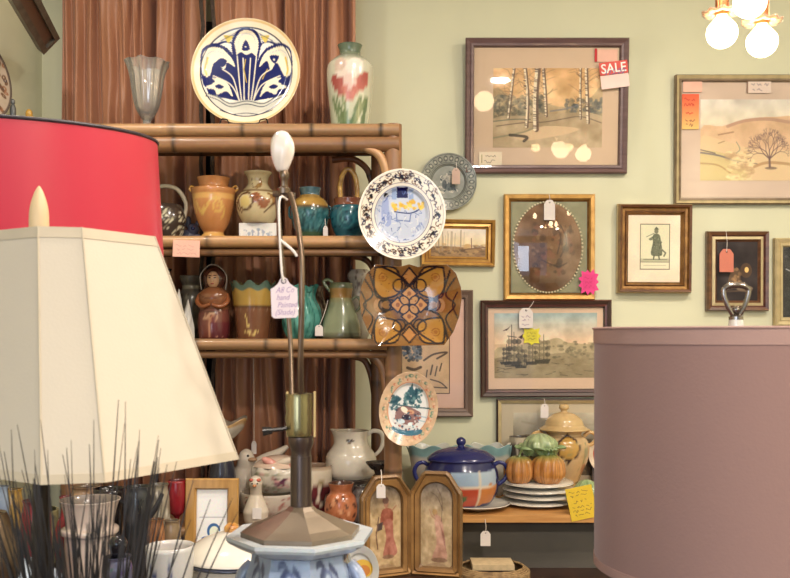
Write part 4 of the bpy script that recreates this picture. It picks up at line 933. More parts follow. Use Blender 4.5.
# amber platter
W_ = 400; cv = Cv(400, 330, (138, 92, 42)); sx_, sz_ = 50.5, 42.
u = lambda x, y: (200+(x-291)*.79, 165+(y-265)*.79)
U = lambda pts: [u(x, y) for x, y in pts]
cv.noise(40, 22, 3); cv.dabs(500, (20, 10, 380, 320), [(176, 120, 48), (120, 76, 34)], (1, 2.4), 12, .6); DK = (52, 32, 28); AM = (176, 122, 48); TN = (142, 98, 56)
cv.poly(U([(40, 60), (125, 60), (100, 140), (130, 260), (90, 400), (40, 470)]), (140, 96, 52), .5)
for sx in (-1, 1):
    m = lambda x: 285+sx*(x-285)
    for pts in ([(118, 78), (212, 80), (250, 160), (218, 215), (128, 225), (110, 150)],): cv.poly(U([(m(x), y) for x, y in pts]), AM, k=4); cv.line(U([(m(x), y) for x, y in pts+pts[:1]]), 7.2, DK, k=4)
    for pts in ([(118, 455), (215, 450), (245, 380), (215, 340), (128, 330), (112, 390)],): cv.poly(U([(m(x), y) for x, y in pts]), AM, k=4); cv.line(U([(m(x), y) for x, y in pts+pts[:1]]), 7.2, DK, k=4)
    for y in (125, 400): cv.ell(*u(m(155), y), 15, 15, (150, 92, 34), w=4).ell(*u(m(155), y), 8, 8, (160, 100, 40))
    cv.line(U([(m(60), 130), (m(105), 210), (m(60), 265), (m(105), 330), (m(70), 410)]), 6.4, DK, k=6)
    cv.line(U([(m(85), 95), (m(125), 205), (m(190), 260), (m(125), 330), (m(95), 440)]), 7.2, DK, k=6)
    cv.line(U([(m(48), 200), (m(72), 262), (m(48), 330)]), 5.6, DK, k=6)
    cv.ell(*u(m(185), 262), 36, 20, TN, a=.8).ell(*u(m(185), 262), 36, 20, DK, w=6.0)
    cv.ell(*u(m(130), 265), 17, 26, (196, 150, 110), a=.5)
    cv.line(U([(m(150), 75), (m(250), 130), (m(330), 250), (m(430), 310)]), 8.0, DK, k=6); cv.line(U([(m(150), 460), (m(240), 400), (m(330), 290), (m(430), 215)]), 8.0, DK, k=6)
for x, y in ((285, 205), (285, 320), (228, 262), (342, 262)):
    cv.poly(U([(x-40, y), (x, y-38), (x+40, y), (x, y+38)]), (196, 136, 70)).line(U([(x-40, y), (x, y-38), (x+40, y), (x, y+38), (x-40, y)]), 6.4, DK).ell(*u(x, y), 8, 9, (150, 92, 40))
for x, y, r_ in ((262, 240, 0), (308, 240, 90), (262, 284, 90), (308, 284, 0)): cv.ell(*u(x, y), 22, 15, (190, 136, 76), 45 if r_ == 0 else -45).ell(*u(x, y), 22, 15, DK, 45 if r_ == 0 else -45, w=5)
for x, y in ((235, 165), (338, 165), (235, 365), (338, 365), (165, 262), (408, 262)): cv.ell(*u(x, y), 24, 24, DK, w=6.0)
for x, y in ((285, 120), (285, 412)): cv.poly(U([(x-36, y), (x, y-42), (x+36, y), (x, y+42)]), (180, 122, 64)).line(U([(x-36, y), (x, y-42), (x+36, y), (x, y+42), (x-36, y)]), 6.4, DK)
cv.dabs(80, (60, 20, 340, 310), [(120, 70, 28)], (1.5, 3), 4, .8); lively(cv, 1.2, .9, .95)
OUT = [(540, 232), (536, 180), (512, 112), (468, 70), (380, 72), (330, 82), (285, 68), (240, 80), (190, 76), (125, 68), (80, 112), (50, 180), (44, 250), (54, 320), (85, 395), (135, 466), (210, 466), (300, 463), (380, 462), (455, 460), (500, 395), (528, 320)]
OUT = [((x-291)/249, -(y-265)/203) for x, y in OUT]
def outl(th):
    d = (math.cos(th), math.sin(th)); best = 1
    for (x0, y0), (x1, y1) in zip(OUT, OUT[1:]+OUT[:1]):
        ex, ey = x1-x0, y1-y0; det = d[0]*(-ey)+ex*d[1]
        if abs(det) < 1e-9: continue
        s1 = (x0*(-ey)+ex*y0)/det; s2 = (d[0]*y0-d[1]*x0)/det
        if s1 > 0 and -1e-6 <= s2 <= 1+1e-6: best = s1
    return best
pcx, pcy, Yp = 410.5, 305, 2.9; k = S(Yp)
t = thing('amber_platter', 'large amber and black geometric platter with lobed outline hung below the scene plate', 'platter', (X(pcx, Yp), Yp+.035, Z(pcy, Yp)), rx=math.radians(-2))
plate('dish', 51.5*k, 42*k, lambda q_: .03*max(0, (q_-.35)/.65)**1.6, cv, vcm('amber_glaze', .14, coat=.7, bump=.25, bscale=60), t, outline=outl, back=(120, 80, 40))
MB().box(-.006, .006, .0052, .012, -38*k, 38*k).build('hanger_strap', BLACKW, t, smooth=False)
# oval landscape plate
cv = Cv(220, 280, (204, 172, 140)).noise(20, 22, 3); R = random.Random(9)
for i in range(60):
    a = 2*math.pi*i/60; x, y = 110+(90+R.uniform(-9, 9))*math.cos(a), 140+(118+R.uniform(-9, 9))*math.sin(a); cv.ell(x, y, R.uniform(5, 10), R.uniform(4, 7), R.choice([(110, 144, 122), (196, 120, 94), (96, 128, 108), (214, 176, 140), (190, 150, 120)]), R.uniform(0, 180), a=.8).ell(x+3, y, 4, 4, (220, 190, 160), a=.7)
cv.ell(110, 140, 78, 102, (200, 136, 104)).ell(110, 140, 75, 99, (214, 208, 200))
tr = (66, 98, 100)
for x, y, s_ in ((110, 60, 1), (126, 74, 1.1), (98, 84, .9), (58, 110, .8), (118, 96, 1)): cv.poly([(x, y-20*s_), (x+12*s_, y+24*s_), (x-12*s_, y+24*s_)], tr, .9).ell(x, y+14, 12*s_, 14*s_, tr, a=.7)
cv.dabs(70, (90, 60, 150, 130), [(70, 104, 104), (120, 146, 140), (54, 84, 88)], (2, 7), 3, .7).dabs(40, (40, 100, 74, 150), [(84, 116, 112), (60, 88, 92)], (2, 7), 5, .7)
cv.line([(34, 128), (100, 132), (186, 126)], 5, (90, 112, 112), k=3).poly([(66, 150), (96, 130), (140, 140), (160, 152), (150, 186), (110, 200), (70, 190)], (140, 96, 84), .8, k=4).ell(96, 146, 16, 10, (226, 214, 190), 30).ell(108, 172, 18, 10, (76, 60, 66)).ell(120, 150, 14, 8, (206, 160, 120)).ell(90, 190, 14, 9, (206, 214, 214)).ell(130, 196, 14, 8, (220, 224, 220))
cv.poly([(60, 214), (110, 222), (170, 208), (160, 230), (110, 240), (66, 230)], (84, 120, 134), k=4).line([(140, 160), (184, 162)], 3, (150, 170, 176)).line([(146, 176), (180, 178)], 3, (150, 170, 176)).dabs(60, (60, 150, 160, 220), [(230, 222, 210), (70, 70, 80), (180, 110, 90), (96, 130, 140)], (1.5, 5), 8, .7)
lively(cv, 1.3, 1., .9); pcx, pcy, Yp = 408.5, 409.5, 2.9; k = S(Yp)
t = thing('oval_plate', 'oval plate with peach floral rim and blue lakeside scene hung low on the shelf post', 'plate', (X(pcx, Yp), Yp+.03, Z(pcy, Yp)), ry=math.radians(9), rx=math.radians(-3))
plate('dish', 29.5*k, 37.5*k, plate_prof(.018, .72), cv, GLAZE, t)
MB().box(-.006, .006, .0052, .012, -36*k, 36*k).build('hanger_strap', BLACKW, t, smooth=False)
# ================================================================== ON THE RIGHT COUNTER
def cpos(px, Y): return at(px, Y, CT)
def cb(Y): return H+(EZ-CT)*F/Y
# blue tureen
cobalt = (38, 42, 98)
Y = 3.22; k = S(Y)
t = thing('serving_plate', 'white plate under the blue lidded tureen at the counter edge', 'plate', cpos(476, 3.215))
lathe('dish', [(0, 0), (14, 0), (22, 2), (33, 5.5), (33.5, 6.5)], WHITE, t, px=k, th=.003, depth=.5)
cv = Cv(300, 120, cobalt).noise(40, 10, 2)
cv.poly([(120, 26), (186, 22), (184, 62), (150, 56), (118, 62)], (150, 176, 204)).poly([(188, 24), (236, 20), (232, 70), (188, 64)], (168, 188, 206))
cv.poly([(114, 66), (150, 58), (186, 66), (190, 112), (120, 114), (112, 90)], (194, 70, 42)).poly([(192, 66), (216, 54), (236, 62), (232, 104), (194, 110)], (208, 122, 56)).ell(142, 92, 18, 9, (74, 104, 60), -6)
cv.poly([(10, 30), (70, 24), (108, 30), (104, 66), (60, 60), (10, 70)], (150, 176, 204)).poly([(10, 74), (60, 64), (104, 72), (106, 110), (20, 112)], (200, 84, 46)).line([(188, 20), (190, 112)], 3, (220, 200, 170)).line([(116, 64), (186, 62), (236, 60)], 3, (226, 206, 180), k=3)
t = thing('blue_tureen', 'cobalt blue lidded tureen painted with orange and pale blue patches', 'tureen', at(461, Y+.03, CT+.0062)); t.scale = (1, .8, 1)
lathe('body', [(24, 0), (28, 1), (35, 10), (38, 22), (37, 34), (34, 42), (32, 46)], GLAZE, t, cv, px=k, inner=(30, 34, 80), seg=96)
MB().lathe([(34*k, 45.5*k), (34.5*k, 47*k), (32*k, 50*k), (24*k, 55*k), (12*k, 58*k), (4*k, 59*k), (3*k, 61*k), (0, 61*k)], 64, cobalt, sm=4).build('lid', GLAZE, t, True)
lid = t.children[-1]; b = MB(); b.ell((0, 0, 64*k), (5*k, 5*k, 4.6*k), cobalt); b.build('knob', GLAZE, lid, True)
for sx, nm in ((-1, 'l'), (1, 'r')):
    b = MB(); b.tube([(sx*33*k, 0, 40*k), (sx*38*k, 0, 43*k), (sx*44*k, 0, 41*k), (sx*47*k, 0, 34*k), (sx*44*k, 0, 26*k), (sx*36*k, 0, 20*k)], .0075, 10, sm=6, c=(40, 46, 110)); b.build('handle', GLAZE, t, True)
# wavy bowls behind
for px, lab, yy, rr in ((433, 'white bowl with a wavy teal rim behind the left side of the blue tureen', 3.47, 27), (487, 'white bowl with a wavy teal rim behind the right side of the blue tureen', 3.48, 25)):
    cv = Cv(240, 100, (204, 196, 180)).rect(0, 0, 240, 20, (128, 168, 168)).noise(16, 14, 3)
    t = thing('wavy_bowl', lab, 'bowl', cpos(px, yy)); t.scale = (1, .5, 1); kk = S(yy)
    lathe('bowl', [(14, 0), (16, 2), (20, 20), (24, 42), (rr, 50)], GLAZE, t, cv, px=kk, inner=(196, 196, 184), seg=120, mod=ruff(7, .007, .07, .7))
# stacked plates
stack_y = 3.3; kk = S(stack_y)
labs = ['bottom plate of the stack of four beneath the orange pumpkins', 'second plate from the bottom of the stack beneath the pumpkins', 'third plate from the bottom of the stack beneath the pumpkins', 'top plate of the stack of four, carrying the pumpkins']
for i in range(4):
    t = thing('dinner_plate', labs[i], 'plate', at(538+(-1.5, 1, 0, -1)[i], stack_y, CT+i*6.1*kk), group='plates stacked on the counter')
    lathe('dish', [(0, 0), (20, 0), (24, 1), (35, 3.5), (36, 4.3), (35.4, 5)], WHITE, t, px=kk, th=0, sm=4, seg=80)
    cvr = MB(); cvr.tube([(35.6*kk*math.cos(a*math.pi/24), 35.6*kk*math.sin(a*math.pi/24), 4.6*kk) for a in range(48)], .0012, 6, closed=True); cvr.build('grey_rim', solid('grey_glaze', (150, 140, 130), .25), t)
ZT = CT+3*6.1*kk+5.2*kk
def pumpkin(px, Y, z, r, h, lab, base, seed):
    k = S(Y); cv = Cv(240, 120, base).noise(24, 22, seed).grad(0, 30, (150, 140, 70), base)
    for i in range(20): cv.line([(i*12+6, 0), (i*12+6, 120)], 2, tuple(v*.72 for v in base), .7)
    cv.grad(0, 14, (130, 136, 70), (178, 138, 64))
    t = thing('ceramic_pumpkin', lab, 'pumpkin', at(px, Y, z))
    lathe('body', [(4, 0), (r*.6, 0), (r*.95, h*.22), (r, h*.5), (r*.85, h*.8), (r*.4, h*.97), (1, h*.9)], GLAZE, t, cv, px=k, th=0, mod=lambda T, v, R, Hh: (R*(1-.10*np.abs(np.cos(5*T+.3))**3), Hh), seg=120)
    MB().tube([(0, 0, h*.88*k), (.003, 0, h*1.05*k), (.01, -.004, h*1.2*k)], [.006, .0045, .004], 8, sm=4).build('stem', solid('green_stem_glaze', (112, 126, 72), .3, coat=.4), t)
pumpkin(519, 3.26, ZT, 15.5, 27, 'smaller orange ceramic pumpkin at the left on the stacked plates', (200, 128, 58), 3)
pumpkin(548, 3.25, ZT, 17.5, 29, 'larger orange ceramic pumpkin at the right on the stacked plates', (206, 132, 58), 5)
# leafy green vegetables
def cabbage(px, Y, z, r, h, lab, seed, base=(160, 178, 126), lean=0.):
    k = S(Y); R = random.Random(seed); t = thing('ceramic_cabbage', lab, 'ceramic vegetable', at(px, Y, z))
    cv = Cv(240, 120, base).noise(20, 34, seed)
    for i in range(12):
        x = i*20+R.uniform(0, 8); cv.line([(x, 118), (x+R.uniform(-8, 8), 60), (x+R.uniform(-14, 14), 4)], 2.6, (190, 204, 150), .8, k=5)
    lathe('heart', [(3, 0), (r*.6, 0), (r*.9, h*.3), (r*.85, h*.65), (r*.45, h*.92), (1, h)], GLAZE, t, cv, px=k, th=0, mod=lambda T, v, R_, Hh: (R_*(1+.07*np.cos(6*T+6*v)+.04*np.cos(13*T)), Hh), seg=100)
    for j in range(5):
        a = j*2*math.pi/5+R.uniform(-.3, .3)-math.pi/2; V = []; Fc = []; C = []; n = 14
        cvl = Cv(60, 60, (142, 166, 116)).noise(12, 30, seed+j).line([(30, 60), (30, 4)], 3, (188, 206, 150))
        for yv in (12, 26, 40): cvl.line([(30, yv+10), (12, yv-6)], 2, (178, 198, 140), .8).line([(30, yv+10), (48, yv-6)], 2, (178, 198, 140), .8)
        for u_ in range(n):
            for v_ in range(n):
                uu, vv = u_/(n-1)*2-1, v_/(n-1); wd = .75*math.sin(math.pi*(.12+.78*vv))
                th = a+uu*wd; rr_ = r*k*(.85+.55*vv*vv+.05*math.sin(9*uu+5*vv)); zz = h*k*(.02+.62*vv+.05*math.sin(11*uu))-h*k*.25*vv**4
                V.append((rr_*math.cos(th), rr_*math.sin(th), max(.001, zz))); C.append(tuple(cvl.samp(np.array((uu+1)/2), np.array(1-vv))))
        for u_ in range(n-1):
            for v_ in range(n-1): q_ = u_*n+v_; Fc.append((q_, q_+1, q_+n+1, q_+n))
        o = mesh('leaf', V, Fc, GLAZE, t, C); o.modifiers.new('thickness', 'SOLIDIFY').thickness = .003
    return t
cabbage(540, 3.31, ZT+25*S(3.3), 18, 22, 'green glazed cabbage sitting on top of the two pumpkins', 4)
cabbage(587, 3.2, CT, 15, 30, 'green glazed leafy cabbage behind the yellow handwritten note', 8, (140, 166, 112))
# lidded urn
Y = 3.485; k = S(Y)
cv = Cv(260, 180, (202, 168, 118)).noise(30, 16, 3)
cv.poly([(98, 60), (116, 50), (130, 40), (146, 50), (164, 58), (168, 80), (160, 104), (140, 112), (130, 124), (118, 112), (98, 104), (92, 82)], (64, 44, 44)).poly([(104, 66), (130, 50), (158, 64), (162, 82), (152, 100), (130, 112), (106, 98), (98, 82)], (196, 148, 66), k=4)
cv.a = np.roll(cv.a, -38, 0)
for x in (70, 190): cv.line([(x, 30), (x-6, 80), (x+4, 130)], 4, (120, 128, 90), k=4).ell(x, 60, 9, 16, (150, 140, 100), 20).ell(x+4, 100, 10, 14, (176, 120, 84), -20)
cv.line([(60, 140), (130, 150), (200, 140)], 4, (110, 120, 84), k=4).dabs(40, (60, 20, 200, 150), [(150, 120, 84), (130, 134, 96)], (1.5, 4), 5, .5)
t = thing('lidded_urn', 'tall cream lidded urn with side handles and an ochre medallion on the counter', 'urn', at(564, Y, CT)); t.scale = (1, .95, .83)
lathe('body', [(14, 0), (15, 4), (12, 10), (16, 22), (23, 42), (25, 58), (22, 68), (17, 73), (19, 78)], GLAZE, t, cv, px=k, inner=(140, 110, 76))
cvl = Cv(200, 80, (206, 170, 112)).noise(30, 18, 6).line([(0, 60), (200, 60)], 3, (170, 130, 80))
lathe('lid', [(24, 78.5), (25, 80), (20, 84), (17, 92), (10, 98), (4, 100), (3, 102), (5, 105), (4, 109), (0, 110)], GLAZE, t, cvl, px=k, th=0)
for sx in (-1, 1):
    b = MB(); b.tube([(sx*20*k, 0, 71*k), (sx*25*k, -.004, 76*k), (sx*31*k, -.006, 73*k), (sx*31*k, -.006, 65*k), (sx*25*k, -.002, 60*k)], .0085, 12, sm=6, c=(208, 168, 110)); b.build('handle', GLAZE, t, True)
# mug behind
cv = Cv(160, 120, (84, 72, 62)).rect(0, 0, 160, 12, (206, 190, 160)).line([(60, 20), (64, 60), (56, 110)], 9, (214, 204, 184), k=4).line([(100, 14), (92, 50), (110, 70)], 8, (220, 210, 190), k=4).ell(66, 96, 14, 12, (222, 214, 196)).ell(20, 60, 12, 20, (200, 190, 168)).noise(16, 24, 3)
t = thing('painted_mug', 'tall dark mug with pale brushed shapes at the left of the green cabbage', 'mug', at(520, 3.5, CT))
lathe('body', [(8, 0), (9, 1), (10, 22), (10.5, 54), (11, 58)], GLAZE, t, cv, px=S(3.5), inner=(90, 80, 70))
MB().tube([(-.036, -.01, .2), (-.052, -.012, .19), (-.052, -.012, .15), (-.036, -.01, .14)], .005, 8, sm=5, c=(214, 204, 184)).build('handle', GLAZE, t, True)
# plate with red painting at the right edge, half behind the shade
cv = Cv(120, 120, (220, 200, 176)).ell(60, 60, 40, 40, (178, 70, 60), w=5).ell(60, 60, 20, 24, (150, 120, 80)).dabs(30, (30, 30, 90, 90), [(190, 80, 60), (110, 120, 80)], (2, 6), 3)
t = thing('leaning_plate', 'cream plate with red painted ring leaning beside the urn behind the grey shade', 'plate', at(606, 3.52, CT), rx=math.radians(-10))
plate('dish', 17*k, 20*k, plate_prof(.015, .6), cv, GLAZE, t, loc=(0, 0, 47*k-.03+.0))
t.location.z = CT
MB().box(-.05, .05, .0, .03, 0, 28*k).build('stand', DARKW, t, smooth=False)
# yellow note
k = S(3.08); cv = Cv(150, 190, (226, 190, 52)).noise(60, 8, 3)
cv.scrib(12, 14, 140, 60, 2.2, (96, 74, 50), 3, 2).scrib(24, 70, 130, 98, 2.4, (90, 66, 46), 5, 1).scrib(14, 104, 140, 170, 2.2, (96, 70, 44), 9, 3)
t = thing('handwritten_note', 'bright yellow handwritten note hanging tilted at the counter edge', 'note', at(585, 3.097, Z(519, 3.097)), ry=math.radians(-12))
sheet('note', 27*k, 33*k, cv, PAPER, t)
price_tag(485.5, 531, 3.085, 10, 15, 'white swing tag hanging below the counter edge under the tureen', (485, 519, 3.095), scr=False)
# wicker item on the lower shelf
t = thing('lidded_basket', 'flat beige wicker basket with a raised lid on the shelf below the counter', 'basket', at(492, 3.05, LZ))
b = MB()
R = random.Random(3)
for i in range(9):
    r_ = .125-.006*max(0, i-5); b.tube([(r_*math.cos(a*math.pi/20), .11*r_/.125*math.sin(a*math.pi/20), .006+i*.0045+.001*math.sin(a*3)) for a in range(40)], .0038, 6, closed=True)
b.build('woven_body', solid('wicker', (168, 138, 96), .7, c2=(120, 92, 60), scale=60), t)['kind'] = 'stuff'
MB().box(-.07, .07, -.05, .05, .040, .058).build('lid', solid('pale_wicker', (196, 172, 134), .7, scale=60), t, smooth=False)
# ================================================================== CHANDELIER
copper = solid('copper_tube', (196, 128, 84), .25, metal=.8)
brass = solid('aged_brass', (128, 108, 90), .3, metal=.85, c2=(98, 82, 68), scale=20)
bulbm = emis('lit_bulb', (255, 226, 180), 14)
shade_glass = glassm('ruffled_glass_collar', (250, 226, 204), 2., .06, .25)
globe = glassm('clear_bulb_glass', (255, 244, 226), 1.6, .02, .04)
def pendant_bulb(root, px, py, Y, rr, frosted, up=.0):
    """socket tube, ruffled collar and round bulb hanging from the fixture"""
    k = S(Y); x, y, z = X(px, Y)-root.location.x, Y-root.location.y, Z(py, Y)-root.location.z; r = rr*k
    MB().tube([(x, y, z+r*1.15), (x, y, z+r*3.6)], r*.44, 20).build('candle_tube', copper, root)
    V = []; Fc = []; sg = 60
    for i, (q, h) in enumerate(((.45, 1.35), (.7, 1.28), (1.0, 1.2), (1.3, 1.32))):
        for j in range(sg): a = 2*math.pi*j/sg; f = 1+.05*i/3*math.cos(10*a); V.append((x+q*f*r*math.cos(a), y+q*f*r*math.sin(a), z+r*(h+.07*i/3*math.cos(10*a))))
    for i in range(3):
        for j in range(sg): Fc.append((i*sg+j, i*sg+(j+1) % sg, (i+1)*sg+(j+1) % sg, (i+1)*sg+j))
    o = mesh('ruffled_collar', V, Fc, shade_glass, root); o.modifiers.new('thickness', 'SOLIDIFY').thickness = .003
    P = [(r*.34*1.0, r*1.3), (r*.36, r*1.05), (r*.6, r*.8), (r*.93, r*.38), (r, 0), (r*.93, -r*.4), (r*.7, -r*.72), (r*.36, -r*.94), (0, -r)]
    if frosted:
        o = MB().lathe(P, 36, (255, 255, 255), (x, y, z), sm=4).build('bulb', bulbm, root)
    else:
        o = MB().lathe(P, 36, (255, 255, 255), (x, y, z), sm=4).build('bulb', globe, root)
        MB().ell((x, y, z), (r*.7, r*.7, r*.72)).build('filament', emis('lit_filament', (255, 226, 180), 16), o)
hx, hy = X(755, 2.45), 2.45
ch = thing('chandelier', 'chandelier of round glowing bulbs with copper sockets and ruffled glass collars, top right', 'chandelier', (hx, hy, ZC-.001))
MB().lathe([(0, 0), (.09, 0), (.085, -.02), (.03, -.035), (.012, -.04), (.012, -.30), (.05, -.32), (.06, -.35), (.03, -.38), (0, -.39)], 32, sm=3).build('canopy', brass, ch)
BL = [(722, 33, 2.4, 15, True), (762, 42, 2.42, 15, True), (750, 2, 2.25, 16, True), (755, -47, 2.0, 17, False), (840, -47, 2.0, 17, False), (820, 10, 2.6, 16, True)]
for i, (px, py, Y, rr, fr_) in enumerate(BL):
    pendant_bulb(ch, px, py, Y, rr, fr_)
    k = S(Y); x, y, z = X(px, Y)-hx, Y-hy, Z(py, Y)-ZC+rr*k*3.5
    MB().tube([(0, 0, -.34), (x*.5, y*.5, min(-.30, z+.05)), (x, y, z+.03), (x, y, z-.01)], .007, 8, sm=6).build('arm', brass, ch)
pn = thing('pendant_lamp', 'single round frosted pendant lamp hanging nearer than the chandelier', 'pendant lamp', (X(483, 5.24), 1.9, ZC-.001))
pz = EZ+(335-143)/900*5.24-ZC
MB().lathe([(0, 0), (.05, 0), (.045, -.02), (.004, -.03), (.004, pz+.09), (.02, pz+.08), (.025, pz+.05), (0, pz+.05)], 20).build('cord_and_cap', brass, pn)
MB().ell((0, 0, pz), (.058, .058, .058), n=16).build('globe', bulbm, pn)
# ================================================================== BRASS LAMP WITH HARP (centre)
LY = 1.15; k = S(LY)
pewter = solid('dark_pewter', (104, 88, 80), .28, metal=.8, c2=(78, 66, 62), scale=14)
def L3(px, py, dy=0.): return (X(px, LY)-X(301, LY), dy, Z(py, LY)-FT)
bl = thing('harp_lamp', 'shadeless brass table lamp with a bare harp, white leaf finial and porcelain base', 'table lamp', (X(301, LY), LY, FT+.0004))
def ring(profile, px_c):     # profile in pixels (radius, row)
    return [(r*k, Z(py, LY)-FT) for r, py in profile]
milk = solid('milk_porcelain', (226, 212, 200), .2, var=.03, coat=.5)
b = MB(); 
V0 = len(b.V); b.lathe([(0, 172), (5, 171), (8, 165), (11, 156), (11.8, 148), (10.5, 140), (7, 134), (3, 131.5), (0, 131)], 40, sm=5)
V = []
for v in b.V:
    a = math.atan2(v[1], v[0]); r_ = math.hypot(v[0], v[1]); hh = v[2]; r_ *= 1+.06*math.cos(5*a+.12*hh)*(1 if 136 < hh < 168 else .3)
    V.append((r_*k*math.cos(a), r_*k*math.sin(a), Z(hh, LY)-FT))
b.V = V; b.build('leaf_finial', milk, bl, loc=(X(282, LY)-X(301, LY), 0, 0))
b = MB().lathe(ring([(0, 195), (6, 194), (6.5, 189), (3.5, 187), (3.5, 180), (5, 178), (5, 174), (4, 171), (0, 171)], 0), 24); b.build('finial_screw', brass, bl, loc=(X(284, LY)-X(301, LY), 0, 0))
MB().tube([L3(273, 194), L3(295, 196)], .004, 8).build('harp_saddle', brass, bl)
for pts, r_ in (([(276, 195, .01), (277, 215, .015), (280, 270, .03), (286, 330, .04), (290, 395, .02)], .0032), ([(291, 195, -.01), (297, 215, -.02), (304, 255, -.035), (305, 300, -.04), (303, 360, -.03), (302, 398, -.01)], .0036)):
    b = MB(); b.tube([L3(*p) for p in pts], r_, 10, sm=8); b.build('harp_wire', brass, bl)
P = ring([(0, 437), (12, 436), (13.5, 428), (13, 424), (14, 418), (13, 412), (14, 404), (13, 399), (13.5, 394), (0, 393)], 0)
sock = solid('brass_shell', (124, 112, 72), .2, metal=.8, c2=(150, 140, 104), scale=6)
MB().lathe(P, 36).build('socket', sock, bl, loc=(X(299, LY)-X(301, LY), 0, 0))
b = MB(); b.tube([L3(287, 428, -.01), L3(272, 429, -.02)], .0028, 8).tube([L3(274, 429, -.02), L3(265, 430, -.022)], [.0045, .006], 10); b.build('turn_key', solid('black_bakelite', (24, 20, 20), .25), bl)
for x_ in (-.0185, .0165): MB().box(x_, x_+.002, -.004, .004, Z(437, LY)-FT, Z(392, LY)-FT).build('paper_sleeve', solid('card_sleeve', (196, 170, 116), .7), bl, smooth=False)
MB().lathe(ring([(0, 456), (10, 456), (10, 450), (12.5, 444), (12.5, 437), (0, 436)], 0), 32).build('socket_cap', pewter, bl)
MB().lathe(ring([(0, 509), (10.6, 509), (10.6, 456), (0, 455)], 0), 40).build('column', pewter, bl)
MB().tube([(10.9*k*math.cos(a*math.pi/20), 10.9*k*math.sin(a*math.pi/20), Z(508.5, LY)-FT) for a in range(40)], .0022, 8, closed=True).build('collar_ring', solid('dark_ring', (50, 40, 36), .4, metal=.6), bl)
def ngon(name, prof, n, mat, parent, rot0=0., cvt=None, loc=None, ys=1.):
    b = MB(); V = []; Fc = []
    for r_, h_ in prof:
        for j in range(n): a = rot0+2*math.pi*j/n; V.append((r_*math.cos(a), ys*r_*math.sin(a), h_))
    m = len(prof)
    for i in range(m-1):
        for j in range(n): Fc.append((i*n+j, i*n+(j+1) % n, (i+1)*n+(j+1) % n, (i+1)*n+j))
    Fc.append(tuple(range(n))[::-1]); Fc.append(tuple(range((m-1)*n, m*n)))
    return mesh(name, V, Fc, mat, parent, smooth=False, loc=loc)
capm = solid('grey_brass_cap', (138, 124, 106), .36, metal=.65, c2=(110, 96, 82), scale=8)
R0 = math.radians(22.5)
rp = [(60, 536), (60, 531), (47, 526.5), (35, 521), (24, 516), (16, 512), (12, 508)]
ngon('cap', [(r_*k, Z(py-2, LY)-FT) for r_, py in rp], 8, capm, bl, R0-.12)
# porcelain body: octagonal rim, painted sides
porc = vcm('painted_porcelain', .18, coat=.5)
def octo(name, prof, parent, cvp=None, mat=None, rot0=R0):
    """octagonal vessel with flat panels, each carrying the painted flowers"""
    n = 8; V = []; Fc = []; C = []; q = 24; m = len(prof); rows = []
    for i, (r_, h_) in enumerate(prof):
        row = []
        for j in range(n):
            a0, a1 = rot0+2*math.pi*j/n, rot0+2*math.pi*(j+1)/n
            for s_ in range(q):
                f = s_/q; x = r_*(math.cos(a0)*(1-f)+math.cos(a1)*f); y = r_*(math.sin(a0)*(1-f)+math.sin(a1)*f)
                row.append(len(V)); V.append((x, y, h_)); hh = (h_-prof[0][1])/(prof[-1][1]-prof[0][1])
                C.append(tuple(cvp.samp(np.array(f), np.array(1-hh))) if cvp else (200, 200, 200))
        rows.append(row)
    N = n*q
    for i in range(m-1):
        for j in range(N): Fc.append((rows[i][j], rows[i][(j+1) % N], rows[i+1][(j+1) % N], rows[i+1][j]))
    Fc.append(tuple(rows[0][::-1])); Fc.append(tuple(rows[-1]))
    return mesh(name, V, Fc, mat or porc, parent, C, smooth=False)
rimcv = Cv(10, 10, (206, 212, 216))
def zz(py): return Z(py, LY)-FT
octo('rim', [(48*k, zz(550)), (60*k, zz(546)), (72*k, zz(539)), (74*k, zz(536)), (74*k, zz(532.5)), (62*k, zz(533)), (57*k, zz(535))], bl, rimcv, rot0=R0-.12)
cvp = Cv(120, 260, (150, 164, 188)).noise(30, 10, 2)
cvp = Cv(120, 104, (150, 164, 188)).noise(30, 10, 2)
for yb_ in (0, 56):
    DB = (52, 62, 100)
    cvp.line([(22, yb_+3), (40, yb_+2), (58, yb_+7), (84, yb_+14)], 3.4, DB, k=5).line([(34, yb_+16), (34, yb_+9), (50, yb_+5)], 4.5, DB, k=4).line([(70, yb_+4), (88, yb_+8), (94, yb_+16)], 4, DB, k=4)
    cvp.ell(58, yb_+11, 13, 5, (178, 190, 210)).ell(58, yb_+11, 13, 5, (84, 98, 136), w=2)
    R = random.Random(2)
    for _ in range(34): cvp.ell(64+R.uniform(-30, 26), yb_+26+R.uniform(-8, 10), R.uniform(4, 8), R.uniform(2, 4), R.choice([(160, 66, 44), (186, 92, 60), (136, 52, 40)]), R.uniform(0, 90))
    for x_ in (34, 92): cvp.line([(x_, yb_+36), (x_+4, yb_+28), (x_-2, yb_+20)], 3, DB, k=4)
nb = 30; prof = []
bp = smooth2([(34, 770), (40, 745), (46, 700), (56, 650), (60, 610), (55, 574), (50, 558), (49, 550)], 8)
octo('body', [(r_*k, max(.012, zz(py)*1.0)) for r_, py in bp if zz(py) > .0], bl, cvp, rot0=R0-.12)
ngon('foot', [(46*k, 0), (46*k, .008), (38*k, .03)], 8, capm, bl, R0)
for sx in (-1, 1):
    b = MB(); b.tube([(sx*48*k, 0, zz(565)), (sx*57*k, -.005, zz(574)), (sx*60*k, -.006, zz(590)), (sx*54*k, -.004, zz(602))], [.010, .009, .009, .008], 12, sm=6); b.build('lug_handle', solid('blue_white_porcelain', (190, 200, 212), .2, coat=.5, c2=(110, 124, 160), scale=30), bl)
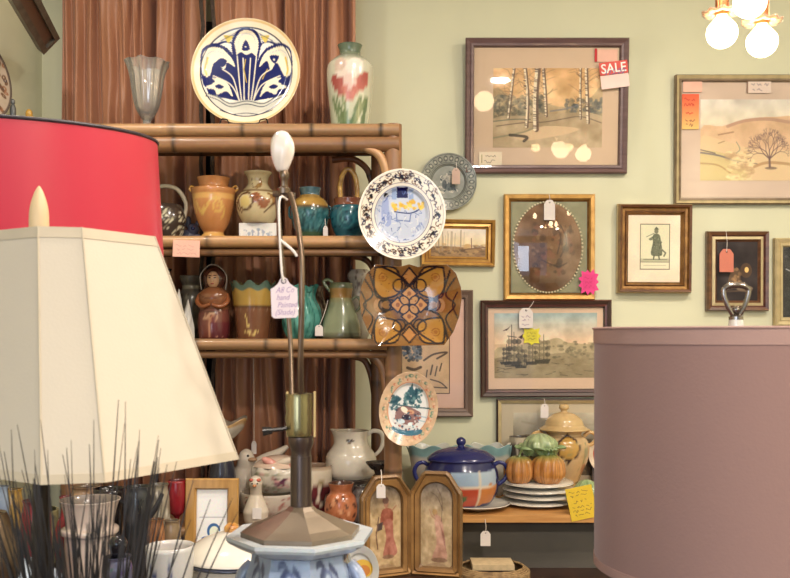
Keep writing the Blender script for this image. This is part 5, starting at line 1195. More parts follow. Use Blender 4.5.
# big paper tag on the harp
t = thing('hang_tag', 'large white handwritten swing tag hanging from the harp of the brass lamp', 'price tag', (X(285, 1.1), 1.1, Z(318, 1.1)), ry=math.radians(-2))
k1 = S(1.1); w, h = 26.5*k1, 41*k1
pts = [(-w/2+.003, 0), (w/2-.003, 0), (w/2, .003), (w/2, h*.72), (w/2-.004, h*.76), (w*.22, h*.84), (w*.12, h*.96), (0, h), (-w*.12, h*.96), (-w*.22, h*.84), (-w/2+.004, h*.76), (-w/2, h*.72), (-w/2, .003)]
MB().prism(pts, -.0005, .0005).build('card', solid('lilac_white_card', (222, 204, 206), .8, var=.03), t, smooth=False)
pur = solid('purple_ink', (172, 144, 174), .8)
for s_, x, z, sz in (('A8 Co', .001, .62, 8.2), ('hand', -.002, .44, 8.2), ('Painted', .003, .26, 8), ('(Shade)', 0, .08, 8)):
    text('handwriting', s_, sz*k1, pur, t, loc=(x, -.0007, h*z), shear=.35, ext=.0001, sx=.82)
MB().tube([(.0028*math.cos(a*math.pi/8), -.0006, h*.9+.0028*math.sin(a*math.pi/8)) for a in range(16)], .0006, 6, closed=True).build('eyelet', BLACKW, t)
b = MB(); b.tube([(0, -.0004, h*.9), (-.002, -.003, h*1.3), (-.002, -.002, Z(202, 1.1)-Z(318, 1.1)), (.004, .03, Z(196, 1.1)-Z(318, 1.1))], .0014, 8, sm=5)
b.tube([(-.002, -.003, h*1.9), (.012, -.004, h*1.65), (.017, .0, h*1.5)], .0016, 8, sm=4); b.build('string', STRING, t)
# ================================================================== RED DRUM LAMP
RY = 1.57; k = S(RY); rcx = X(-12, RY)
rl = thing('red_drum_lamp', 'table lamp with a large glossy red drum shade with dark piping, behind the cream shade', 'table lamp', (rcx, RY, FT+.0004))
redm = solid('red_shade_cloth', (186, 34, 60), .38, var=.03, scale=3, coat=.15)
def shell(name, r0, z0, r1, z1, th, mat, parent, seg=96, loc=(0, 0, 0), rot=None, zsteps=1):
    b = MB(); b.lathe([(r0, z0), (r1, z1), (r1-th, z1), (r0-th, z0), (r0, z0)], seg); return b.build(name, mat, parent, loc=loc, rot=rot, sharp=30)
zt_, zb_ = Z(139, RY)-FT, Z(296, RY)-FT
tilt_ = math.radians(5)
hgt = zt_-zb_; r1, r0 = 164*k, 169*k
shell('shade', r0, -hgt, r1, 0, .003, redm, rl, loc=(0, 0, zt_), rot=(tilt_, 0, 0))
sd = rl.children[-1]
for rr, z_ in ((r1, 0), (r0, -hgt)): MB().tube([(rr*math.cos(a*math.pi/48), rr*math.sin(a*math.pi/48), z_) for a in range(96)], .003, 8, closed=True).build('piping', solid('navy_piping', (44, 34, 44), .5), sd)
for a in range(3): MB().tube([(0, 0, -.02), ((r1-.003)*math.cos(a*2.094), (r1-.003)*math.sin(a*2.094), -.005)], .002, 6).build('spider_arm', brass, sd)
MB().lathe([(0, 0), (.075, 0), (.08, .01), (.03, .03), (.02, .06), (.045, .11), (.055, .17), (.03, .24), (.012, .27), (.012, zt_-.03), (0, zt_-.03)], 32, sm=4).build('base', brass, rl)
# ================================================================== CREAM CUT-CORNER LAMP
cl = None
phi = math.radians(58.25); uX, uY = math.cos(phi), math.sin(phi); vX, vY = -math.sin(phi), math.cos(phi)
def rectcut(a, b_, c): # octagon in (u,v) centred
    A, B = a/2, b_/2; return [(-A+c, -B), (A-c, -B), (A, -B+c), (A, B-c), (A-c, B), (-A+c, B), (-A, B-c), (-A, -B+c)]
cct, aT, bT = .0323, .1704, .2814
cX, cY = X(38, 1.0), 1.0     # seam A at the top: point (-A, -B+c) in u,v
tx0 = cX - ((-aT/2)*uX + (-bT/2+cct)*vX); ty0 = cY - ((-aT/2)*uY + (-bT/2+cct)*vY)
tx, ty = -.4386, 1.1159
cl = thing('cream_shade_lamp', 'table lamp with a cream cut-corner cloth shade and pale pointed finial in the left foreground', 'table lamp', (tx, ty, FT+.0004))
zt_ = EZ+.1187-FT; zb_ = EZ-.1493-FT
cloth = solid('cream_shade_cloth', (192, 180, 162), .85, var=.02, scale=5, bump=.06, bscale=300)
aB, bB, cB = .2843, .4661, .0428
def ring8(f, off=0.): 
    a, b_, c = aT+(aB-aT)*f+off, bT+(bB-bT)*f+off, cct+(cB-cct)*f
    z = zt_+(zb_-zt_)*f; return [(u_*uX+v_*vX, u_*uY+v_*vY, z) for u_, v_ in rectcut(a, b_, c)]
def shell8(name, f0, f1, off, th, mat, parent):
    V = []; 
    for f, o in ((f0, off), (f1, off), (f1, off-2*th), (f0, off-2*th)): V += ring8(f, o)
    Fc = []
    for i in range(4):
        for j in range(8): Fc.append((i*8+j, i*8+(j+1) % 8, ((i+1) % 4)*8+(j+1) % 8, ((i+1) % 4)*8+j))
    return mesh(name, V, Fc, mat, parent, smooth=False)
sd = shell8('shade', 0, 1, 0, .0012, cloth, cl)
trimm = solid('cream_binding', (184, 170, 148), .85, var=.03)
shell8('top_binding', 0, .045, .0016, .0011, trimm, sd); shell8('bottom_binding', .965, 1.0, .0016, .0011, trimm, sd)
b = MB()
for j in range(8):
    MB().tube([Vector(ring8(f_/6, .001)[j]) for f_ in range(7)], .0011, 6).build('seam', trimm, sd)
MB().tube([Vector(ring8(0)[0])*.98, (0, 0, zt_-.012), Vector(ring8(0)[4])*.98], .002, 6).build('spider_arm', brass, sd)
MB().lathe([(0, 0), (.07, 0), (.075, .012), (.05, .03), (.02, .05), (.03, .1), (.042, .14), (.03, .19), (.012, .22), (.01, zt_-.01), (0, zt_-.01)], 32, sm=4).build('base', solid('dark_bronze', (48, 40, 34), .4, metal=.6), cl)
kf = S(ty); zf = lambda py: Z(py, ty)-FT
fb = zt_
MB().lathe([(0, fb-.012), (8*kf, fb-.012), (9*kf, fb+.004), (9.6*kf, fb+.012), (9*kf, zf(210)), (5.5*kf, zf(196)), (2.5*kf, zf(189)), (0, zf(186))], 32, sm=4).build('finial', solid('pale_wood_finial', (214, 186, 144), .5, var=.06, scale=20), cl, loc=(X(39, ty)-tx, 0, 0))
# ================================================================== TAUPE DRUM LAMP
TY2 = 1.27; k = S(TY2); tcx = X(736, TY2)
tl = thing('taupe_drum_lamp', 'table lamp with a wide mauve taupe drum shade and open silver finial, right foreground', 'table lamp', (tcx, TY2, FT+.0004))
taupe = solid('mauve_taupe_linen', (140, 108, 100), .85, var=.02, scale=4, bump=.08, bscale=260, sheen=.2)
zt_ = EZ+.0088-FT; zb_ = Z(562, 1.3)-FT; rt_ = .1955
shell('shade', rt_, zb_, rt_, zt_, .0025, taupe, tl, seg=128)
sd = tl.children[-1]
hem = solid('mauve_hem', (160, 128, 118), .85, var=.02, bump=.1, bscale=200)
for za, zb2 in ((zt_-.0005, zt_-.021), (zb_+.012, zb_)): shell('hem_band', rt_+.0012, zb2, rt_+.0012, za, .004, hem, sd, seg=128)
MB().tube([((rt_+.0012)*math.cos(a*math.pi/64), (rt_+.0012)*math.sin(a*math.pi/64), zt_) for a in range(128)], .0018, 8, closed=True).build('rolled_edge', hem, sd)
steel = solid('polished_nickel', (150, 140, 132), .16, metal=.95, var=.1)
for a in range(3): MB().tube([(0, 0, zt_-.006), ((rt_-.003)*math.cos(a*2.094+.5), (rt_-.003)*math.sin(a*2.094+.5), zt_-.012)], .002, 6).build('spider_arm', steel, sd)
zf = lambda py: Z(py, TY2)-FT
b = MB(); b.lathe([(0, zt_-.012), (7*k, zt_-.012), (7.5*k, zf(327)), (6*k, zf(324)), (4*k, zf(322)), (7*k, zf(320)), (7*k, zf(317)), (3*k, zf(314)), (0, zf(313))], 28)
b.build('finial_stem', steel, tl)
b = MB(); b.tube([(0, 0, zf(318)), (-6*k, 0, zf(311)), (-10.5*k, 0, zf(301)), (-12.5*k, 0, zf(291)), (-8*k, 0, zf(286.5)), (0, 0, zf(285.5)), (8*k, 0, zf(286.5)), (12.5*k, 0, zf(291)), (10.5*k, 0, zf(301)), (6*k, 0, zf(311))], [.0035, .0034, .0034, .0036, .0042, .0046, .0042, .0036, .0034, .0034], 12, closed=True, sm=5)
b.build('finial_loop', steel, tl)
MB().ell((0, 0, zf(310)), (4*k, 4*k, 4*k)).build('finial_ball', steel, tl)
MB().lathe([(0, 0), (.07, 0), (.072, .01), (.03, .03), (.055, .07), (.06, .11), (.03, .16), (.012, .18), (.012, zt_-.012), (0, zt_-.012)], 32, sm=4).build('base', WHITE, tl)
# ================================================================== BLACK GRASS
GY = .84; k = S(GY)
gt = thing('black_grass', 'bunch of thin black artificial grass blades standing before the cream shade', 'artificial plant', (X(70, GY), GY, FT+.0004))
gm = solid('black_grass_blade', (34, 29, 28), .55, var=.3, scale=8)
R = random.Random(11)
MB().lathe([(0, 0), (.035, 0), (.045, .06), (.03, .1), (0, .1)], 20, sm=3).build('pot', solid('black_pot', (30, 28, 28), .4), gt)
tips = [(10, 452), (2, 438), (-6, 470), (-12, 500), (22, 470), (32, 430), (40, 450), (18, 492), (52, 420), (60, 455), (66, 450), (74, 448), (84, 440), (96, 445), (28, 480), (115, 400), (110, 420), (130, 402), (124, 424), (123, 470), (132, 442), (139, 442), (146, 448), (153, 430), (159, 436), (162, 440), (104, 500), (0, 462), (-20, 452), (36, 425), (62, 475), (46, 462)]
n_ = 0; MBs = []
def blade(x0, x1, y1, bend, r_=.0016, dy=0.):
    b = MB(); p0 = Vector(((x0-70)*k, 0, .08)); p3 = Vector(((x1-70)*k, dy, Z(y1, GY+dy)-FT))
    m = p0.lerp(p3, .5)+Vector((bend*k, 0, .01)); b.tube([p0, p0.lerp(m, .5)+Vector((bend*.3*k, 0, .01)), m, m.lerp(p3, .55)+Vector((bend*.25*k, 0, 0)), p3], [r_, r_, r_*.9, r_*.7, r_*.25], 5, sm=4)
    b.build('blade', gm, gt)
for (x, y) in tips:
    blade(78+(x-60)*.35+R.uniform(-14, 14), x, y, R.uniform(-10, 12)*(1 if x < 70 else -.6), R.uniform(.0008, .0013), R.uniform(-.05, .03))
for i in range(78):
    x = R.uniform(-10, 112); blade(76+R.uniform(-16, 16), x, R.uniform(478, 540)+max(0, 20-x)*.6, R.uniform(-10, 10), R.uniform(.0009, .0015), R.uniform(-.05, .04))
for i in range(22):
    x = R.uniform(100, 175); blade(100+R.uniform(-10, 14), x, R.uniform(440, 540), R.uniform(-8, 4), R.uniform(.0009, .0015), R.uniform(-.04, .04))
for (x, y) in ((228, 498), (236, 512), (206, 500), (192, 478), (172, 462), (196, 520)): blade(118+R.uniform(-6, 10), x, y, R.uniform(-20, -6), .0012, R.uniform(-.03, .03))
# ================================================================== BOTTOM TIER OF THE RATTAN SHELF
Z3 = SHZ[3]-.0035
# white jug standing on a grey crock
Y = 3.215; k = S(Y); b3 = H+(EZ-Z3)*F/Y
t = thing('grey_crock', 'grey brown glazed crock carrying the white jug', 'crock', at(352, Y, Z3))
cv = Cv(240, 90, (78, 66, 60)).noise(20, 24, 3)
for x in range(6, 240, 17): cv.poly([(x, 20), (x+7, 60), (x-7, 60)], (46, 38, 38), k=3)
hc = b3-477
lathe('body', [(20, 0), (24, 1), (26.5, 10), (26.5, hc-14), (25.5, hc-4), (26, hc)], GLAZE, t, cv, px=k, th=0)
cv = Cv(240, 130, (218, 206, 186)).noise(50, 8, 3)
cv.line([(104, 24), (110, 20), (118, 24), (126, 20), (134, 25)], 3.5, (84, 70, 56), k=4).ell(118, 29, 8, 4, (120, 96, 66)).ell(112, 24, 4, 3, (70, 60, 50)).ell(127, 24, 4, 3, (70, 60, 50))
t = thing('white_jug', 'large white glazed jug with a small painted sprig, standing on the grey crock', 'jug', at(351, Y, Z3+hc*k+.0005))
lathe('body', [(21, 0), (24.5, 5), (25.5, 14), (24.5, 22), (20.5, 28), (17.5, 33), (16.5, 39), (17.5, 45), (18, 46.5)], GLAZE, t, cv, px=k, inner=(190, 176, 156), mod=lambda T, v, R_, Hh: (R_*(1+.22*np.clip(v-.72, 0, 1)*3*np.exp(-((np.mod(T, 6.283)-4.71)/.5)**2)), Hh+.006*np.exp(-((np.mod(T, 6.283)-4.71)/.5)**2)*(v > .8)))
MB().tube([(16*k, 0, 42*k), (22*k, 0, 46*k), (30*k, 0, 44*k), (32*k, 0, 36*k), (29*k, 0, 27*k), (23*k, 0, 21*k)], [.006, .008, .008, .008, .007, .006], 12, sm=6).build('handle', WHITE, t)
# maroon flower mug
Y = 3.15; k = S(Y); b3 = H+(EZ-Z3)*F/Y
cv = Cv(180, 180, (214, 196, 170)).noise(30, 10, 3).rect(0, 0, 180, 10, (196, 168, 140)); R = random.Random(3)
for _ in range(36): cv.ell(R.uniform(78, 150), R.uniform(66, 150), R.uniform(5, 13), R.uniform(5, 12), R.choice([(84, 28, 36), (110, 36, 40), (58, 22, 32), (70, 30, 28)]))
cv.line([(60, 50), (90, 56), (140, 44)], 4, (150, 130, 90), k=5)
t = thing('flower_jar', 'tall cream jar with maroon painted flowers beside the lamp column', 'jar', at(313, Y, Z3))
hh = b3-465
lathe('body', [(17, 0), (18, 2), (19, hh*.3), (19, hh*.8), (18.5, hh-2), (19, hh)], GLAZE, t, cv, px=k, inner=(150, 120, 96))
# orange jar + second
cv = Cv(180, 110, (186, 104, 62)).noise(16, 30, 5); crackle(cv, 16, (40, 30, 150, 100), 7, [(92, 48, 34), (222, 150, 104)], 4)
t = thing('orange_jar', 'small orange brown glazed jar with a dark collar in front of the grey crock', 'jar', at(341, 3.045, Z3))
kk = S(3.07); lathe('body', [(10, 0), (14, 4), (16.5, 14), (15, 26), (11, 32), (12, 38), (13, 41)], GLAZE, t, cv, px=kk, inner=(80, 46, 34))
cv = Cv(180, 110, (96, 88, 84)).noise(14, 50, 5)
t = thing('speckled_jar', 'small grey and brown speckled jar right of the orange jar', 'jar', at(361.5, 3.07, Z3))
lathe('body', [(7, 0), (10, 4), (11.5, 14), (10, 28), (7, 34), (8, 37)], GLAZE, t, cv, px=kk, inner=(50, 44, 42))
# candle dish
t = thing('dark_dish', 'shallow dark glazed pedestal dish above the left gilt panel', 'dish', at(379, 3.078, Z3))
k = S(3.078); b3 = H+(EZ-Z3)*F/3.078; hh = b3-462
MB().lathe([(0, 0), (8*k, 0), (8*k, 2*k), (4*k, 8*k), (4*k, (hh-12)*k), (8*k, (hh-7)*k), (12.5*k, (hh-2)*k), (13.5*k, hh*k), (12*k, (hh-1)*k), (0, (hh-4)*k)], 48, sm=2).build('dish', solid('dark_bronze_glaze', (54, 48, 44), .25, coat=.4), t)
# wavy dish on dark vase, half behind the cream shade
k = S(3.2); b3 = H+(EZ-Z3)*F/3.2
t = thing('dark_pedestal_vase', 'tall dark blue grey vase carrying the wavy dish behind the cream shade', 'vase', at(222, 3.22, Z3)); hh = b3-441
cv = Cv(100, 100, (56, 56, 70)).noise(20, 20, 3)
lathe('body', [(12, 0), (15, 8), (14, hh*.5), (9, hh*.9), (11, hh)], GLAZE, t, cv, px=k, th=0)
cv = Cv(200, 60, (212, 198, 180)).rect(0, 0, 200, 12, (206, 160, 104)).noise(12, 30, 3)
t = thing('wavy_dish', 'shallow dish with a wavy tan rim on the dark vase behind the cream shade', 'dish', at(222, 3.22, Z3+hh*k+.0005))
lathe('bowl', [(8, 0), (12, 2), (20, 10), (26, 20)], GLAZE, t, cv, px=k, inner=(190, 170, 150), seg=100, mod=ruff(5, .012, .10, .5, 1.))
# ceramic duck tureen group
white2 = (214, 200, 182)
def figure(name, label, cat, px, Y, z, parts, seed, extra=None):
    k = S(Y); t = thing(name, label, cat, at(px, Y, z)); b = MB(); R = random.Random(seed)
    for c0, r_, c in parts: b.ell([v*k for v in c0], [v*k for v in r_], c)
    b.build('body', GLAZE, t, True)
    return t, k
Y = 3.1; b3 = H+(EZ-Z3)*F/Y
hb = b3-500
# cabbage-rose basket bowl (lower) and rooster tureen
cv = Cv(240, 100, (206, 190, 172)).noise(20, 10, 3); R = random.Random(3)
for _ in range(120): x, y = R.uniform(40, 200), R.uniform(6, 96); cv.line([(x, y), (x+R.uniform(-7, 7), y+R.uniform(2, 8))], 2.4, R.choice([(170, 84, 80), (186, 110, 100), (120, 112, 96), (150, 70, 74)]))
t = thing('speckled_bowl', 'cream bowl flecked with red strokes below the flowered tureen', 'bowl', at(272, 3.17, Z3)); k = S(3.17)
lathe('bowl', [(18, 0), (22, 2), (28, 10), (31, 22), (31, 26)], GLAZE, t, cv, px=k, inner=(196, 180, 160))
cv = Cv(240, 100, (206, 194, 176)).noise(20, 26, 5).dabs(40, (60, 20, 130, 90), [(120, 130, 100), (150, 150, 120), (180, 120, 110)], (3, 8), 4, .7)
for _ in range(30): cv.ell(138+R.uniform(-22, 22), 56+R.uniform(-18, 18), 4, 4, R.choice([(86, 40, 66), (210, 150, 150), (120, 60, 80)]))
t = thing('flowered_tureen', 'white tureen with pink roses and dark berries resting on the flecked bowl', 'tureen', at(279, 3.17, Z3+26.3*k))
lathe('body', [(16, 0), (20, 1), (26, 9), (27, 19), (25, 25)], GLAZE, t, cv, px=k, inner=(190, 174, 160), mod=ruff(9, .002, .05, .3))
MB().lathe([(25.5*k, 25.2*k), (22*k, 29*k), (12*k, 34*k), (0, 36*k)], 48, (206, 180, 160), sm=4).build('lid', GLAZE, t, True)
lid = t.children[-1]
for i, (x, z, a) in enumerate(((-6, 30, .5), (8, 31, -.3), (18, 29, -.6))): b = MB(); b.ell((x*k, -17*k, z*k), (10*k, 4*k, 4*k), (214, 150, 136) if i != 1 else (206, 190, 170), rot=Matrix.Rotation(a, 3, 'Y')); b.build('petal_relief', GLAZE, lid, True)
# white bird
def figure(name, label, cat, px, Y, z, path, extras):
    k = S(Y); t = thing(name, label, cat, at(px, Y, z)); b = MB()
    b.tube([(x*k, y*k, h*k) for x, y, h, r_ in path], [r_*k for x, y, h, r_ in path], 24, sm=6, c=white2)
    for c0, r_, c in extras: b.ell([v*k for v in c0], [v*k for v in r_], c)
    b.build('body', GLAZE, t, True); return t, k
t, k = figure('bird_figurine', 'white ceramic bird with a long raised tail above the flowered tureen', 'figurine', 246, 3.29, Z3, [(0, 0, 0, 11), (0, 0, 6, 14), (0, 0, 20, 15), (-1, -1, 34, 13.5), (0, -3, 45, 9), (1, -5, 53, 8.5), (1, -5, 59, 6), (1, -5, 62, 1)], [((8, -11, 52), (5, 3, 2.2), (176, 140, 108)), ((4, -12.5, 56), (1.2, 1, 1.2), (50, 40, 40)), ((-9, -9, 26), (5, 4, 11), (196, 180, 160))])
b = MB(); b.tube([(4*k, 0, 36*k), (16*k, 0, 48*k), (30*k, 0, 56*k), (42*k, 0, 64*k)], [.034, .026, .018, .007], 16, sm=5, c=white2); b.build('tail', GLAZE, t, True)
t, k = figure('goose_figurine', 'small white ceramic goose with a red flowered bonnet and label at the front', 'figurine', 256, 3.045, Z3, [(0, 0, 0, 9), (0, 0, 4, 12), (0, 0, 13, 13), (0, 0, 22, 9.5), (0, 0, 30, 6), (0, -1, 36, 6), (0, -2, 42, 7), (0, -2, 47, 5), (0, -2, 49, 1)], [((0, -9.5, 40), (2, 3.4, 1.4), (200, 130, 80)), ((-3.4, -6, 45), (2.6, 2.4, 1.8), (196, 100, 84)), ((3.4, -6, 45), (2.6, 2.4, 1.8), (200, 110, 90)), ((2.6, -8.4, 42), (.8, .6, .8), (40, 34, 34)), ((-2.6, -8.4, 42), (.8, .6, .8), (40, 34, 34))])
MB().box(-4.5*k, 4.5*k, -.0005, .0005, 0, 11*k).build('paper_label', CARD, t, smooth=False, loc=(3*k, -13.6*k, 8*k))
# ================================================================== ON THE DISPLAY TABLE
def tb_(Y): return H+(EZ-MT)*F/Y
# diptych
def arch_panel(root, w, h, cut, fwid, cvp, xo, ang, k):
    o = bpy.data.objects.new('panel', None)
    return o
DY = 2.6; k = S(DY); base = tb_(DY)
cut_ = lambda w, h: [(-w/2, 0), (w/2, 0), (w/2, h*.80), (w/2*.48, h), (-w/2*.48, h), (-w/2, h*.80)]
wood = solid('gilt_wood', (126, 94, 56), .4, metal=.2, c2=(92, 66, 38), scale=18, bump=.15, coat=.2)
wood2 = solid('pale_gilt', (160, 120, 70), .4, metal=.2, c2=(130, 92, 52), scale=18)
di = thing('diptych', 'hinged pair of gilt arched panels each painted with a standing robed figure', 'diptych', at(410.5, DY, MT))
def arch_pts(w, h, n=10, inset=0, z0=0.):
    w2 = w/2; P = [(-w2, z0), (w2, z0)]; s_ = z0+h-w2*.95
    for i in range(n+1): a = math.pi*i/n; P.append((w2*math.cos(a), s_+w2*.95*math.sin(a)))
    return P
def panel(x_hinge, sgn, wpx, ang, cvp, hpx):
    w, h = wpx*k/math.cos(ang), hpx*k
    rt = bpy.data.objects.new('panel', None)
    # frame: octagonal top outline with arched opening -> stacked layers
    V = None
    outer = cut_(w, h)
    def densify(P, m):
        L = [math.dist(P[i], P[(i+1) % len(P)]) for i in range(len(P))]; T = sum(L); out = []
        for q in range(m):
            d = T*q/m; i = 0
            while d > L[i]: d -= L[i]; i += 1
            a, b_ = P[i], P[(i+1) % len(P)]; f = d/L[i]; out.append((a[0]+(b_[0]-a[0])*f, a[1]+(b_[1]-a[1])*f))
        return out
    n = 96; cz = h*.48
    def radial(P):
        out = []
        for q in range(n):
            a = 2*math.pi*q/n; d = (math.cos(a), math.sin(a)); best = None
            for (x0, z0), (x1, z1) in zip(P, P[1:]+P[:1]):
                z0 -= cz; z1 -= cz; ex, ez = x1-x0, z1-z0; det = d[0]*(-ez)+ex*d[1]
                if abs(det) < 1e-12: continue
                s_ = (x0*(-ez)+ex*z0)/det; u_ = (d[0]*z0-d[1]*x0)/det
                if s_ > 0 and -1e-6 <= u_ <= 1+1e-6: best = s_
            out.append((d[0]*best, cz+d[1]*best))
        return out
    rings = [(radial(outer), 0.), (radial(outer), .014), (radial([(x*.93, h*.02+z*.96) for x, z in outer]), .018), (radial([(x*.84, h*.035+z*.93) for x, z in outer]), .012), (radial([(x*.80, h*.045+z*.91) for x, z in outer]), .015), (radial(arch_pts(w*.66, h*.83, z0=h*.075)), .012), (radial(arch_pts(w*.60, h*.80, z0=h*.09)), .005), (radial(arch_pts(w*.60, h*.80, z0=h*.09)), 0.)]
    VV = [(x, -y, z) for P, y in rings for x, z in P]; Fc = []
    m = len(rings)
    for i in range(m):
        for q in range(n): Fc.append((i*n+q, i*n+(q+1) % n, ((i+1) % m)*n+(q+1) % n, ((i+1) % m)*n+q))
    mi = [[0, 0, 1, 0, 1, 0, 0, 0][i] for i in range(m) for q in range(n)]
    fr = mesh('panel_frame', VV, Fc, [wood, wood2], di, smooth=False, midx=mi)
    # painted board, arched
    pw, ph, pz = w*.62, h*.82, h*.08; nx, nz = 60, 120; V = []; C = []
    for j in range(nz+1):
        v = j/nz; z = pz+ph*(1-v); s_ = pz+ph-pw/2*.95; hw = pw/2 if z <= s_ else pw/2*math.sqrt(max(0, 1-((z-s_)/(pw/2*.95))**2))
        hw = max(hw, .0005)
        for i in range(nx+1): u_ = i/nx*2-1; V.append((u_*hw, -.004, z)); C.append(tuple(cvp.samp(np.array(.5+u_*hw/pw), np.array(v))))
    Fc = [(j*(nx+1)+i, (j+1)*(nx+1)+i, (j+1)*(nx+1)+i+1, j*(nx+1)+i+1) for j in range(nz) for i in range(nx)]
    pt = mesh('painting', V, Fc, PAPER, fr, C, smooth=False); pt.modifiers.new('thickness', 'SOLIDIFY').thickness = .0015
    # hinge edge sits at the root, the wing swings towards the viewer
    fr.rotation_euler = (0, 0, -sgn*ang if sgn > 0 else ang)
    fr.location = (sgn*(w/2)*math.cos(ang)+sgn*.001, -(w/2)*math.sin(ang), 0)
    return fr
cvL = Cv(120, 240, (190, 160, 118)).grad(0, 90, (104, 90, 78), (196, 166, 122)).noise(40, 20, 3)
cvL.ell(62, 52, 9, 13, (150, 104, 78)).ell(60, 44, 12, 10, (96, 66, 52)).poly([(46, 72), (70, 66), (88, 78), (84, 110), (60, 114), (40, 108)], (150, 84, 62), k=4).poly([(54, 104), (84, 100), (90, 150), (104, 196), (70, 206), (50, 200), (62, 150)], (168, 104, 86), k=4).poly([(26, 110), (50, 104), (46, 126), (30, 130)], (74, 56, 52)).line([(34, 90), (24, 140), (30, 180)], 4, (110, 78, 60)).line([(84, 74), (100, 60)], 4, (150, 104, 78)).ell(70, 205, 22, 6, (140, 104, 80))
cvR = Cv(120, 240, (190, 164, 126)).grad(0, 100, (128, 116, 106), (196, 170, 130)).noise(40, 16, 4)
cvR.ell(56, 88, 8, 10, (176, 132, 104)).ell(54, 84, 9, 8, (186, 150, 100)).poly([(52, 100), (72, 96), (84, 120), (92, 170), (98, 214), (60, 218), (44, 212), (60, 170)], (196, 150, 128), k=4).poly([(70, 110), (90, 150), (96, 200), (84, 160)], (170, 120, 104)).line([(56, 104), (42, 96), (34, 78)], 4, (180, 140, 112)).ell(70, 218, 30, 7, (150, 116, 92))
for pts in ([(40, 30), (64, 44), (84, 80)], [(64, 20), (80, 50), (78, 110)]): cvR.line(pts, 2.5, (110, 92, 80), .8, k=5)
cvL.noise(12, 34, 7).noise(30, 20, 8); cvR.noise(12, 34, 9).noise(30, 20, 10)
for c_ in (cvL, cvR): c_.ell(60, 250, 50, 24, (120, 90, 66), a=.35)
panel(0, -1, 50, math.radians(24), cvL, base-472-1); panel(0, 1, 51, math.radians(14), cvR, base-470)
for z in (.05, .2): MB().tube([(0, -.004, z), (0, -.004, z+.03)], .004, 8).build('hinge', brass, di)
price_tag(381, 484, 2.52, 9, 14, 'tiny white tag hanging on the left gilt panel', (381, 470, 2.545), scr=False)
# QR frame: gold wood frame with a card (code left out)
Y = 2.72; k = S(Y)
cv = Cv(110, 170, (220, 214, 210)).rect(8, 78, 102, 80, (170, 170, 176))
cv.ell(60, 118, 24, 22, (74, 112, 160)).ell(62, 120, 17, 16, (206, 210, 190)).poly([(14, 138), (60, 130), (96, 142), (60, 150)], (70, 110, 164), k=3).rect(14, 158, 90, 161, (150, 150, 160))
oak = solid('honey_oak', (190, 146, 78), .45, c2=(160, 116, 56), scale=9, stretch=(6, 6, 1), coat=.2)
picture('honey wood photo frame holding a white card with a round blue emblem', 185, 479, 238, 479+ (tb_(Y)-479), 11, .018, [(0, .8), (.1, 1), (.85, 1), (1, .6)], [oak, drk], [0]*6, cv, (226, 220, 214), (197, 490, 227, 549), Y=Y, ybase=Y, tilt=-5, glass=False, name='photo_frame')
# white tureen with orange knob
Y = 2.28; k = S(Y); t0 = tb_(Y)
t = thing('white_tureen', 'white lidded tureen with a dark band and a small orange fruit knob, bottom centre left', 'tureen', at(236, Y, MT))
hh = t0-561
lathe('body', [(26, 0), (30, 2), (44, hh*.4), (50, hh*.9), (52, hh)], WHITE, t, px=k, th=.004)
MB().lathe([(51*k, (hh+.5)*k), (52.5*k, (hh+2)*k), (51.5*k, (hh+4)*k), (48*k, (hh+5)*k)], 72, sm=2).build('dark_band', solid('navy_band', (56, 60, 78), .25, coat=.5), t)
MB().lathe([(52*k, (hh+5)*k), (50.5*k, (hh+8)*k), (42*k, (hh+17)*k), (28*k, (hh+25)*k), (12*k, (hh+30)*k), (0, (hh+31)*k)], 72, sm=4).build('lid', WHITE, t)
lid = t.children[-1]; MB().ell((-4*k, -2*k, (hh+33)*k), (8*k, 8*k, 6*k), fn=lambda v: 1-.08*abs(math.cos(3*math.atan2(v.y, v.x)))).build('fruit_knob', solid('amber_fruit', (206, 156, 84), .3, coat=.5, c2=(176, 112, 50), scale=40), lid)
t = thing('blue_white_dish', 'white dish with blue brushwork left of the white tureen', 'dish', at(170, 2.1, MT)); k = S(2.1)
cv = Cv(200, 90, (210, 206, 200)).noise(16, 10, 3)
for p in ([(60, 20), (90, 40), (80, 70)], [(110, 14), (130, 44), (160, 50)], [(30, 30), (40, 60)]): cv.line(p, 6, (70, 84, 130), k=5)
hh = tb_(2.1)-545; lathe('bowl', [(12, 0), (14, 2), (22, hh*.6), (24, hh)], GLAZE, t, cv, px=k, inner=(210, 204, 198))
# yellow/orange plate piece at right of the lamp base
t = thing('citrus_plate', 'white plate with a yellow orange painted fruit behind the porcelain lamp base', 'plate', at(359, 2.35, MT), rx=math.radians(-12)); k = S(2.35)
cv = Cv(120, 120, (206, 204, 200)).ell(70, 56, 30, 22, (222, 178, 60)).ell(74, 60, 18, 13, (206, 130, 50)).dabs(20, (20, 60, 90, 110), [(120, 140, 170), (170, 180, 196)], (3, 8), 3)
plate('dish', 20*k, 25*k, plate_prof(.012, .7), cv, GLAZE, t, loc=(0, 0, 25*k))
t.location.z = MT+.008
